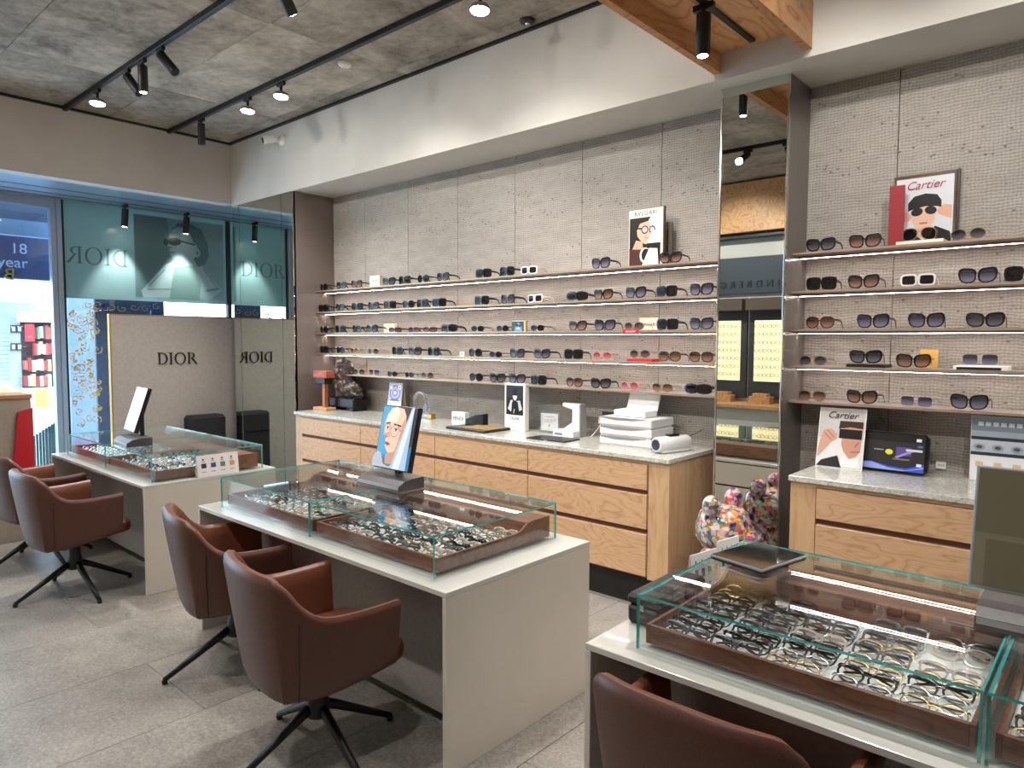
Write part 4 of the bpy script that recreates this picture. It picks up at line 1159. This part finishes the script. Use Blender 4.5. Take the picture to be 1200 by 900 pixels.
# rock-like carving
bdx = thing('rock_carving', 'craggy dark brown and white carving on a black stand', 'sculpture', at(409, 4.23))
MB().box(-.22, .20, -.09, .09, .035, .13, .01).build('stand', M['blackp'], bdx)
for a in (-.18, .15): MB().box(a-.03, a+.03, -.08, .08, 0, .035, .006).build('stand_foot', M['blackp'], bdx)
m = base('craggy_stone', '2a201c', .5); n = N(m); t1 = n.n('TexNoise', Scale=13, Detail=7, Roughness=.8); n.l(n.co((1, 1, 1.8)), t1.inputs['Vector'])
n.color(n.ramp(t1.outputs['Fac'], [(.42, '17110f'), (.52, '4a382f'), (.58, 'b8a79a'), (.66, 'e4d9ce')])); n.bump(t1.outputs['Fac'], 1, .03)
cg = MB()
rn = random.Random(3)
def crag(c, r):
    ph = [(Vector((rn.gauss(0, 1), rn.gauss(0, 1), rn.gauss(0, 1))), rn.uniform(0, 6)) for _ in range(6)]
    cg.ball(c, r, 24, 16, lambda q: 1+sum(.07*math.sin(3.2*q.dot(a_)+p_) for a_, p_ in ph))
crag((-.08, 0, .33), (.15, .08, .17)); crag((.0, 0, .24), (.19, .085, .10)); crag((-.10, 0, .44), (.075, .05, .09)); crag((.12, 0, .19), (.10, .08, .07))
cg.build('carving', m, bdx, True)
# calendar
cd = thing('desk_calendar', 'desk calendar with a purple round pattern above a white date page', 'calendar', at(465, 4.30))
MB().prism([(-.045, 0), (-.04, 0), (.0, .30), (-.004, .302)], -.10, .10, 'yz').build('front_board', M['card'], cd)
MB().prism([(.05, 0), (.045, 0), (.0, .30), (.004, .302)], -.10, .10, 'yz').build('back_board', base('tan_board', 'b9a58f', .7), cd)
sh = [('efeef2', rect(0, 0, 1, 1)), ('b9b3d4', rect(0, .42, 1, 1)), ('6a5fa5', ell(.5, .7, .42, .25)), ('a9a2cf', ell(.5, .7, .34, .2)), ('8078b4', ell(.5, .7, .2, .12)), ('d9d6ea', ell(.5, .7, .1, .06)), ('f2f2f4', ell(.82, .88, .12, .07)), ('3a3a50', ell(.82, .88, .05, .03)), ('d9d6ea', ell(.18, .86, .1, .06)), ('5f5499', [(.1, .44), (.9, .44), (.7, .52), (.3, .5)]), ('d58a5a', rect(.3, .33, .45, .36)), ('6f8fb0', rect(.1, .33, .26, .36)), ('7fa0c0', rect(.08, .18, .5, .2)), ('8aa8c4', rect(.08, .12, .75, .14)), ('7fa0c0', rect(.08, .24, .9, .26))]
picture('print', .196, .298, sh, cd, (-.098, -.0462, .002), (R(-7.8), 0, 0))
# crystal ornament
cy = thing('crystal_ornament', 'clear crystal ornament with a ring on a small base', 'ornament', at(497, 4.26))
xg = thin_glass('crystal', (.9, .92, .93), 1, .14)
MB().box(-.05, .09, -.03, .03, 0, .05, .008).build('base', xg, cy)
MB().tube([(q[0], 0, q[1]) for q in ell(-.05, .15, .085, .085, 20)]+[(.035, 0, .15)], .018, 8, False).build('ring', xg, cy, True)
MB().box(.08, .13, -.03, .03, 0, .045, .006).build('brass_block', M['gold'], cy)
MB().box(.03, .065, -.02, .02, .05, .14, .006).build('crystal_block', xg, cy)
# brand card block
def block(name, label, px, Y, w, h, d, txt, size, mat='card', z=CT, cat='card block'):
    t = thing(name, label, cat, at(px, Y, z))
    MB().box(-w/2, w/2, 0, d, 0, h, .002).build('block', M[mat], t)
    if txt: text('lettering', txt, size, M['ink'], t, (0, -.0008, h*.5), (R(90), 0, 0), .0006)
    return t
block('name_block', 'white block with bold black lettering on the long worktop', 537, 4.10, .16, .11, .05, 'FENDI', .045)
# black tray with gold leaf
bt_ = thing('presentation_tray', 'black presentation tray with a tan patterned mat', 'tray', at(560, 3.99), R(0))
MB().box(-.24, .20, -.13, .17, 0, .02, .004).build('tray_base', M['blackp'], bt_)
MB().box(-.10, .20, -.10, .13, .02, .024).build('mat', speck('tan_pattern', 'b99a68', '8a6a3f', 40, .6, .1), bt_)
MB().prism([(-.24, .02), (-.24, .06), (-.13, .10), (-.04, .115), (-.04, .02)], .10, .16, 'xz').build('rest_bar', M['blackp'], bt_)
# photo box
cb = thing('photo_box', 'tall white box with a black and white portrait', 'box', at(603, 4.16))
MB().box(-.108, .108, 0, .05, 0, .375, .002).build('box_body', M['card'], cb)
sh = [('1b1a1d', rect(0, 0, 1, 1)), ('2c2b2f', rect(0, .55, 1, 1)), ('d8d6d6', ell(.52, .66, .13, .17)), ('101012', ell(.52, .82, .14, .09)), ('0c0c0e', rect(.38, .66, .66, .75)), ('cfcdce', [(.1, .2), (.28, .5), (.4, .5), (.3, .1)]), ('c4c2c3', [(.62, .48), (.82, .5), (.95, .2), (.78, .14)]), ('0e0e10', [(.3, 0), (.36, .45), (.7, .45), (.8, 0)]), ('bdbbbc', line(.45, .05, .5, .2, .05))]
picture('portrait', .18, .235, sh, cb, (-.09, -.0008, .125))
text('lettering', 'CELINE', .03, M['ink'], cb, (0, -.0008, .095), (R(90), 0, 0), .0005)
# certificate in acrylic
cf = thing('acrylic_frame', 'small clear acrylic frame holding a printed card', 'frame', at(643, 4.22))
MB().box(-.105, .105, 0, .02, 0, .17, .002).build('acrylic_block', xg, cf)
sh = [('e7e4e0', rect(0, 0, 1, 1)), ('9a9690', rect(.25, .78, .75, .82)), ('b5b1ab', rect(.15, .62, .85, .645)), ('b5b1ab', rect(.15, .55, .85, .575)), ('b5b1ab', rect(.15, .48, .7, .505)), ('8f8b86', ell(.5, .3, .05, .07))]
picture('card', .17, .135, sh, cf, (-.085, .008, .018))
# white display riser
wr_ = thing('white_riser', 'white folded display riser with a sculpted back', 'display stand', at(671, 4.20))
MB().box(-.12, .07, -.09, .02, 0, .05, .004).build('step', M['card'], wr_)
MB().prism([(-.10, .05), (-.02, .10), (-.02, .20), (-.11, .22), (-.11, .245), (.07, .245), (.07, .0), (-.02, .0)], .021, .05, 'xz').build('back', M['card'], wr_)
MB().box(.072, .084, -.02, .055, 0, .246).build('side', base('grey_card', '9a9896', .6), wr_)
MB().box(-.10, -.03, -.092, -.090, .015, .03).build('print', base('blue_grey_ink', '7f8aa8', .5), wr_)
pd = thing('counter_pad', 'flat black pad on the long worktop', 'pad', at(648, 3.98), R(3))
MB().box(-.17, .17, -.10, .10, 0, .008, .002).build('pad', M['blackp'], pd)
MB().box(-.01, .02, -.101, -.098, .001, .006).build('tab', M['alu'], pd)
# socket and plug
p = ony(716, 492, YW)
so = thing('wall_socket', 'dark double wall socket with white plugs above the worktop', 'socket', (p.x, YW, p.z))
MB().box(-.075, .09, -.012, -.0005, -.05, .06, .003).build('plate', base('dark_socket', '3c3836', .4), so)
for k in (-.055, .0): MB().box(k-.022, k+.024, -.06, -.0125, -.03, .025, .006).build('plug', M['card'], so)
for k, (dx, dz) in enumerate(((-.12, -.19), (-.03, -.17))):
    MB().tube([(-.05+k*.05, -.05, -.02), (-.06+k*.04, -.09, -.07), (dx+.02, -.12, -.13), (dx-.02, -.17, dz), (dx-.07, -.2, -.195)][:4+k*0], .004, 6).build('cable', M['card'], so, True)
# stacked white trays and opened box
for k in range(3):
    t = thing('stacking_tray', 'white stacking tray, %s of the pile on the long worktop' % ['lowest', 'middle', 'topmost'][k], 'tray', (xat(738, 4.08, CT), 4.02, CT+.0005+k*.066), 0, 'white stacking trays')
    MB().box(-.21, .20, 0, .30, .008, .064, .006).build('tray_body', base('white_plastic', 'd9d8d8', .35), t)
    MB().prism([(-.20, .064), (-.20, .056), (-.08, .044), (.06, .048), (.17, .064)], -.001, .0, 'xz').build('scoop_shade', base('painted_shadow_grey', '85838c', .4), t)  # dark arc painted on the tray front for the shadow in its scoop
    MB().box(-.20, .19, .01, .29, 0, .008).build('foot_rim', M['card'], t)
ob = thing('open_box', 'opened white hinged box on top of the stacked trays', 'box', (xat(742, 4.14, 1.19), 4.08, CT+.0005+3*.066))
MB().box(-.12, .13, 0, .16, 0, .045, .005).build('box_body', M['card'], ob)
MB().prism([(.155, .035), (.165, .035), (.215, .155), (.205, .158)], -.115, .13, 'yz').build('lid', M['card'], ob)
# white cylinder device
cyl = thing('cylinder_device', 'white cylindrical device with a dark round end', 'device', at(787, 4.05), R(-16))
MB().lathe([(.045, -.14), (.05, -.13), (.05, .13), (.045, .14)], 20, (0, 0, .055), 'y').build('body', base('white_device', 'd3d3d2', .3), cyl, 'auto')
MB().lathe([(.034, .14), (.034, .144)], 20, (0, 0, .055), 'y').build('end_cap', base('navy_cap', '23242c', .3), cyl)
MB().box(-.045, .045, -.12, .12, 0, .02, .006).build('cradle', base('white_device2', 'c9c9c8', .4), cyl)
MB().box(-.02, .02, -.04, .05, .104, .116, .003).build('button_panel', M['blackp'], cyl)
MB().tube([(0, .13, .08), (.03, .18, .11), (.06, .20, .13), (.05, .24, .14)], .003, 5).build('cable', M['blackp'], cyl, True)
# right counter: poster, product box, tag, leaflet poster
cp = thing('poster_card', 'leaning card of a man holding a dark eye shield', 'poster', at(982, 4.15))
b = MB().box(-.125, .125, 0, .006, 0, .345, .001).build('board', M['card'], cp, False, (0, 0, 0), (R(-11), 0, R(0)))
sh = [('c4bfbd', rect(0, 0, 1, 1)), ('dcd8d8', rect(0, 0, 1, .5)), ('c99b88', [(.0, .28), (.04, .45), (.10, .62), (.28, .66), (.42, .56), (.42, .48), (.3, .42), (.12, .24), (0, .14)]), ('a97463', line(.18, .63, .36, .5, .02)), ('a97463', line(.12, .58, .3, .46, .02)),
      ('c2907c', [(.54, .62), (.52, .40), (.58, .28), (.72, .16), (.86, .2), (.95, .3), (.97, .72), (.54, .74)]), ('3a2a25', [(.44, .66), (.46, .80), (.97, .80), (.97, .68), (.7, .70)]), ('17161a', [(.46, .50), (.46, .66), (.96, .66), (.96, .50)]), ('a8645a', line(.74, .28, .94, .29, .025)), ('e8e6e6', [(.5, .02), (.56, .22), (.7, .14), (.9, .2), (.97, 0)]), ('26252a', [(0, 0), (.1, .1), (.46, .2), (.56, .0)]), ('8a5a4a', line(.9, .45, .82, .36, .02))]
picture('picture', .24, .33, sh, b, (-.12, -.0008, .008))
text('lettering', 'Cartier', .055, M['ink'], b, (.0, -.0055, .302), (R(90), 0, 0), .0004, shear=.35)
pb = thing('product_box', 'black product box with a blue wave and yellow dot', 'box', at(1040, 4.19), R(-3))
bb = MB().box(-.185, .185, 0, .07, 0, .215, .02).build('box_body', M['blackp'], pb, False, (0, 0, .0105), (R(-8), 0, 0))
sh = [('2a2a2c', rect(0, 0, 1, 1)), ('18181a', rect(0, .8, 1, 1)), ('3a55c8', [(0, .16), (.25, .2), (.5, .1), (.75, .08), (1, .24), (1, 0), (0, 0)]), ('8fa8ee', [(0, .14), (.25, .18), (.5, .06), (.75, .03), (1, .16), (1, .12), (.7, 0), (0, .0)]), ('d6d82c', ell(.5, .5, .055, .075)), ('5a4a8a', rect(.6, .42, .82, .66)), ('9a8ad0', line(.6, .36, .84, .58, .05)), ('d0d0d8', rect(.74, .56, .97, .62)), ('a0a0a8', rect(.28, .53, .42, .56)), ('7a7a80', rect(.56, .30, .8, .34)), ('d8d8d8', rect(.88, .84, .95, .92)), ('5a62a8', rect(.9, .68, .97, .74)), ('e0e0e6', rect(.9, .16, .97, .24))]
picture('print', .345, .195, sh, bb, (-.1725, -.0008, .01))
p = ony(1103, 545, YW)
tg = thing('price_tag', 'tiny white tag on the wall above the short worktop', 'tag', (p.x, YW-.012, p.z))
MB().box(-.024, .024, 0, .0115, -.02, .02, .002).build('tag', M['card'], tg)
text('lettering', '7015', .018, M['ink'], tg, (0, -.0006, 0), (R(90), 0, 0), .0003)
lp = thing('leaflet_poster', 'pale blue printed notice board standing behind the dark screen', 'poster', at(1182, 4.28))
p0 = lp.location.x
bz = ony(1160, 488, 4.28).z-CT
MB().box(-.17, .3, 0, .01, 0, bz, .001).build('board', M['card'], lp)
sh = [('b9c2cc', rect(0, 0, 1, 1)), ('8a97a6', rect(0, .78, 1, 1)), ('e6e8ea', rect(0, 0, .55, .42)), ('2e3a48', rect(.0, .64, .5, .69)), ('2e3a48', rect(.0, .40, .5, .45)), ('d7dade', rect(.55, 0, 1, .62)), ('c9987c', ell(.72, .66, .05, .05)), ('e8eaec', ell(.72, .5, .13, .14)), ('3a2f2a', ell(.72, .70, .05, .03))]
for k in range(7): sh.append(('f2f4f6', rect(.06+k*.07, .86, .11+k*.07, .92)))
for k in range(3): sh += [('9aa0a6', ell(.08+k*.17, .53, .055, .05)), ('4a5058', ell(.08+k*.17, .53, .03, .025)), ('d7b98a', rect(.05+k*.17, .22, .12+k*.17, .30))]
picture('print', .465, bz-.006, sh, lp, (-.1675, -.0008, .003))

# ================================================================== THINGS ON THE SHELVES
def on_shelf(name, label, k, px, w, h, d, mat, cat, txt=None, size=.03, dy=.10, tm='ink', runtext=None):
    Y = SY+dy; z = SZ[k]
    t = thing(name, label, cat, (xat(px, Y, z), Y, z+.0006))
    MB().box(-w/2, w/2, 0, d, 0, h, .001).build('card', M[mat], t)
    if txt: text('lettering', txt, size, M[tm], t, (0, -.0008, h*.5), (R(90), 0, 0), .0004)
    return t
on_shelf('name_card', 'cream block card with small lettering on the top shelf', 0, 439, .15, .105, .05, 'cream', 'card', 'DIOR', .035, .03)
on_shelf('name_card', 'cream card standing on the third shelf', 2, 456, .17, .09, .03, 'cream', 'card', None, dy=.17)
pc = on_shelf('picture_card', 'small blue grey picture card with a tan edge on the third shelf', 2, 608, .15, .085, .012, 'card', 'card', None, dy=.05)
sh = [('2f3f55', rect(0, 0, 1, 1)), ('6f93b0', [(.2, 0), (.3, .6), (.55, .9), (.8, .5), (.85, 0)]), ('1c2230', ell(.42, .6, .14, .13)), ('1c2230', ell(.68, .55, .12, .12)), ('bcd0dc', [(.35, .2), (.55, .45), (.7, .2)])]
picture('picture', .13, .08, sh, pc, (-.075, -.0008, .002))
MB().box(.058, .075, -.001, .0125, 0, .085).build('edge', M['yellowc'], pc)
on_shelf('name_card', 'tiny white price card on the fourth shelf', 3, 541, .05, .045, .01, 'card', 'card', 'B', .03, dy=.05)
gfm = on_shelf('framed_sign', 'small cream sign in a gold frame on the third shelf', 2, 760, .165, .10, .012, 'gold', 'sign', None, dy=.20)
MB().box(-.075, .075, -.0012, -.0001, .007, .093).build('card_face', M['cream'], gfm)
text('lettering', 'BVLGARI', .030, M['ink'], gfm, (0, -.0018, .045), (R(90), 0, 0), .0004)
rp = thing('shelf_plaque', 'small red plaque with pale lettering on the third shelf edge', 'plaque', (xat(739, SY-.004, SZ[2]), SY-.0045, SZ[2]-.010))
MB().box(-.065, .065, 0, .0025, -.016, .022, .0005).build('plate', M['redc'], rp)
text('lettering', 'BVLGARI', .02, M['cream'], rp, (0, -.0006, .004), (R(90), 0, 0), .0003)
rs = on_shelf('red_stand', 'flat red display block under small sunglasses on the fourth shelf', 3, 749, .20, .0185, .14, 'redc', 'display block', None, dy=.012)
bks = on_shelf('black_block', 'flat black display block under black sunglasses on the fourth short shelf', 3, 1014, .20, .0165, .14, 'blackp', 'display block', None, dy=.012)
wbs = on_shelf('layered_block', 'white topped black display block under rimless sunglasses', 3, 1148, .23, .0205, .15, 'card', 'display block', None, dy=.012)
MB().box(-.10, .09, -.0012, -.0001, .001, .014).build('black_front', M['blackp'], wbs)
cbs = on_shelf('cream_block', 'flat cream display block under aviator sunglasses on the top short shelf', 0, 1077, .22, .0165, .14, 'cream', 'display block', None, dy=.012)
yc = on_shelf('yellow_card', 'small golden yellow card behind sunglasses on the fourth short shelf', 3, 1088, .085, .10, .01, 'yellowc', 'card', 'Cartier', .02, dy=.19, tm='darkred')
# framed poster, top long shelf
fp = thing('framed_poster', 'narrow cream poster of a woman in round black glasses', 'poster', (xat(756, SY+.10, SZ[0]), SY+.10, SZ[0]+.0006))
MB().box(-.135, .135, 0, .022, 0, .395, .002).build('frame', M['cream'], fp)
MB().box(.1352, .142, -.001, .024, 0, .40).build('side_bar', base('bronze_bar', '5f5642', .4, .5), fp)
sh = [('15130f', rect(0, 0, 1, 1)), ('dfe6ea', [(.62, .5), (.62, 1), (1, 1), (1, .5)]), ('d9a98f', [(.26, .62), (.24, .74), (.34, .88), (.62, .92), (.70, .80), (.68, .56), (.55, .44), (.42, .48)]), ('17120f', [(.1, 1), (.1, .4), (.22, .5), (.24, .76), (.36, .90), (.62, .94), (.7, 1)]), ('cf9c84', [(.22, .54), (.42, .5), (.46, .34), (.1, .36)]), ('c98a78', line(.48, .58, .64, .57, .03)), ('141414', ell(.5, .745, .115, .085)), ('c9aebc', ell(.5, .745, .085, .06)), ('141414', ell(.74, .735, .1, .08)), ('b9bcc8', ell(.74, .735, .07, .055)), ('141414', line(.22, .79, .4, .77, .03)), ('e6ebec', [(.58, .46), (.74, .72), (1, .68), (1, .46)]), ('4a231f', [(0, 0), (0, .38), (.16, .34), (.5, .34), (.44, 0)]), ('ece7da', ell(.52, .22, .17, .16)), ('121212', ell(.55, .22, .14, .135)), ('121212', line(.45, .42, .98, .40, .06)), ('e9e1cf', [(.42, 0), (.66, .36), (.92, .34), (.96, 0)])]
picture('picture', .245, .335, sh, fp, (-.128, -.0008, .004))
text('lettering', 'BVLGARI', .042, M['ink'], fp, (.0, -.0008, .366), (R(90), 0, 0), .0004, space=1.15)
bp = on_shelf('dark_panel', 'dark grey slatted panel leaning beside the narrow poster', 0, 779, .10, .30, .015, 'steel', 'panel', None, dy=.17)
for x in (-.02, .02): MB().box(x-.003, x+.003, -.003, -.0002, .0, .25).build('slat', M['blackp'], bp)
# framed poster, short shelf
cfp = thing('framed_poster', 'chrome framed poster of a person in black with dark sunglasses', 'poster', (xat(1081, SY+.20, SZ[0]), SY+.20, SZ[0]+.0006))
MB().box(-.152, .152, 0, .022, 0, .40, .003).build('frame', M['chrome'], cfp)
MB().box(.1522, .162, .0, .024, 0, .402).build('side_bar', base('dark_brown_bar', '3c1d18', .4), cfp)
sh = [('cfd1d6', rect(0, 0, 1, 1)), ('d9a48c', [(.0, .34), (.04, .48), (.2, .52), (.3, .44), (.26, .38), (.04, .36)]), ('d9a48c', [(.98, .36), (.98, .56), (.84, .58), (.72, .50), (.76, .44)]), ('e0b5a0', [(.30, .50), (.30, .36), (.38, .24), (.5, .2), (.62, .24), (.7, .38), (.7, .52), (.62, .58), (.38, .58)]), ('121114', [(.22, .52), (.22, .64), (.32, .73), (.52, .76), (.72, .73), (.80, .64), (.80, .54), (.72, .56), (.52, .575), (.32, .545)]), ('15151a', ell(.38, .50, .105, .06, 16, rot=6)), ('15151a', ell(.62, .51, .105, .06, 16, rot=-6)), ('b06a60', line(.43, .33, .57, .33, .025)), ('d3a590', [(.38, .26), (.62, .26), (.6, .12), (.4, .12)]), ('17171b', [(.02, 0), (.04, .16), (.3, .26), (.4, .14), (.5, .08), (.62, .14), (.7, .28), (.96, .18), (1, 0)])]
picture('picture', .275, .37, sh, cfp, (-.1375, -.0008, .008))
text('lettering', 'Cartier', .062, base('red_ink', '9c2030', .5), cfp, (0, -.0045, .335), (R(90), 0, 0), .0004, shear=.35)
rd = on_shelf('red_board', 'dark red panel standing behind the chrome framed poster', 0, 1049, .075, .335, .012, 'darkred', 'panel', None, dy=.12)

# ================================================================== BEAR ORNAMENT
m = base('paint_splatter', 'ffffff', .12, coat=.6); n = N(m)
v1 = n.n('TexVoronoi', Scale=26); n.l(n.co(), v1.inputs['Vector']); v2 = n.n('TexVoronoi', Scale=48); n.l(n.co(), v2.inputs['Vector'])
def pal_(v):
    r = n.n('SeparateColor'); n.l(v.outputs['Color'], r.inputs[0])
    x = n.n('ValToRGB'); x.color_ramp.interpolation = 'CONSTANT'; e_ = x.color_ramp.elements
    cs = ['e9e6e0', 'c23a3a', '2c3a72', 'e0a23a', 'e9e6e0', '3f7f6a', 'b05a9a', '1c1c22', 'd96a5a', 'ddd6cc']
    while len(e_) < len(cs): e_.new(.5)
    for i, c_ in enumerate(cs): e_[i].position = i/len(cs); e_[i].color = lin(c_)
    n.l(r.outputs[0], x.inputs[0]); return x.outputs[0]
n.color(n.mix(.5, pal_(v1), pal_(v2)))
be = thing('teddy_ornament', 'large paint-splattered bear-shaped ornament in front of the mirror column', 'ornament', (-1.715, 3.76, 0), R(90))
bm = MB()
for s_ in (-1, 1): bm.lathe([(.06, 0), (.075, .01), (.078, .2), (.07, .26)], 20, (s_*.08, 0, 0))
bm.lathe([(.10, .20), (.16, .25), (.165, .34), (.14, .46), (.10, .54)], 24)
bm.build('body', m, be, 'auto')
for s_ in (-1, 1): MB().tube([(s_*.13, 0, .52), (s_*.19, -.02, .45), (s_*.195, -.05, .36), (s_*.19, -.07, .33)], [.05, .053, .053, .04], 14).build('arm', m, be, True)
hb = MB().lathe([(.07, .52), (.13, .535), (.16, .59), (.158, .65), (.135, .725), (.10, .755), (.04, .765)], 24).build('head', m, be, 'auto')
MB().ball((0, -.15, .60), (.06, .045, .045), 14, 10).build('muzzle', m, hb, True)
for s_ in (-1, 1): MB().ball((s_*.142, .01, .785), (.06, .05, .06), 16, 12).build('ear', m, hb, True)

# ------------------------------------------------------------------ layout units to metres
for o in list(SC.objects):
    if o.parent is None and o.type in ('MESH', 'EMPTY'):
        o.location = o.location*S
        o.scale = o.scale*S
try: SC.cycles.transparent_max_bounces = 32
except Exception: pass
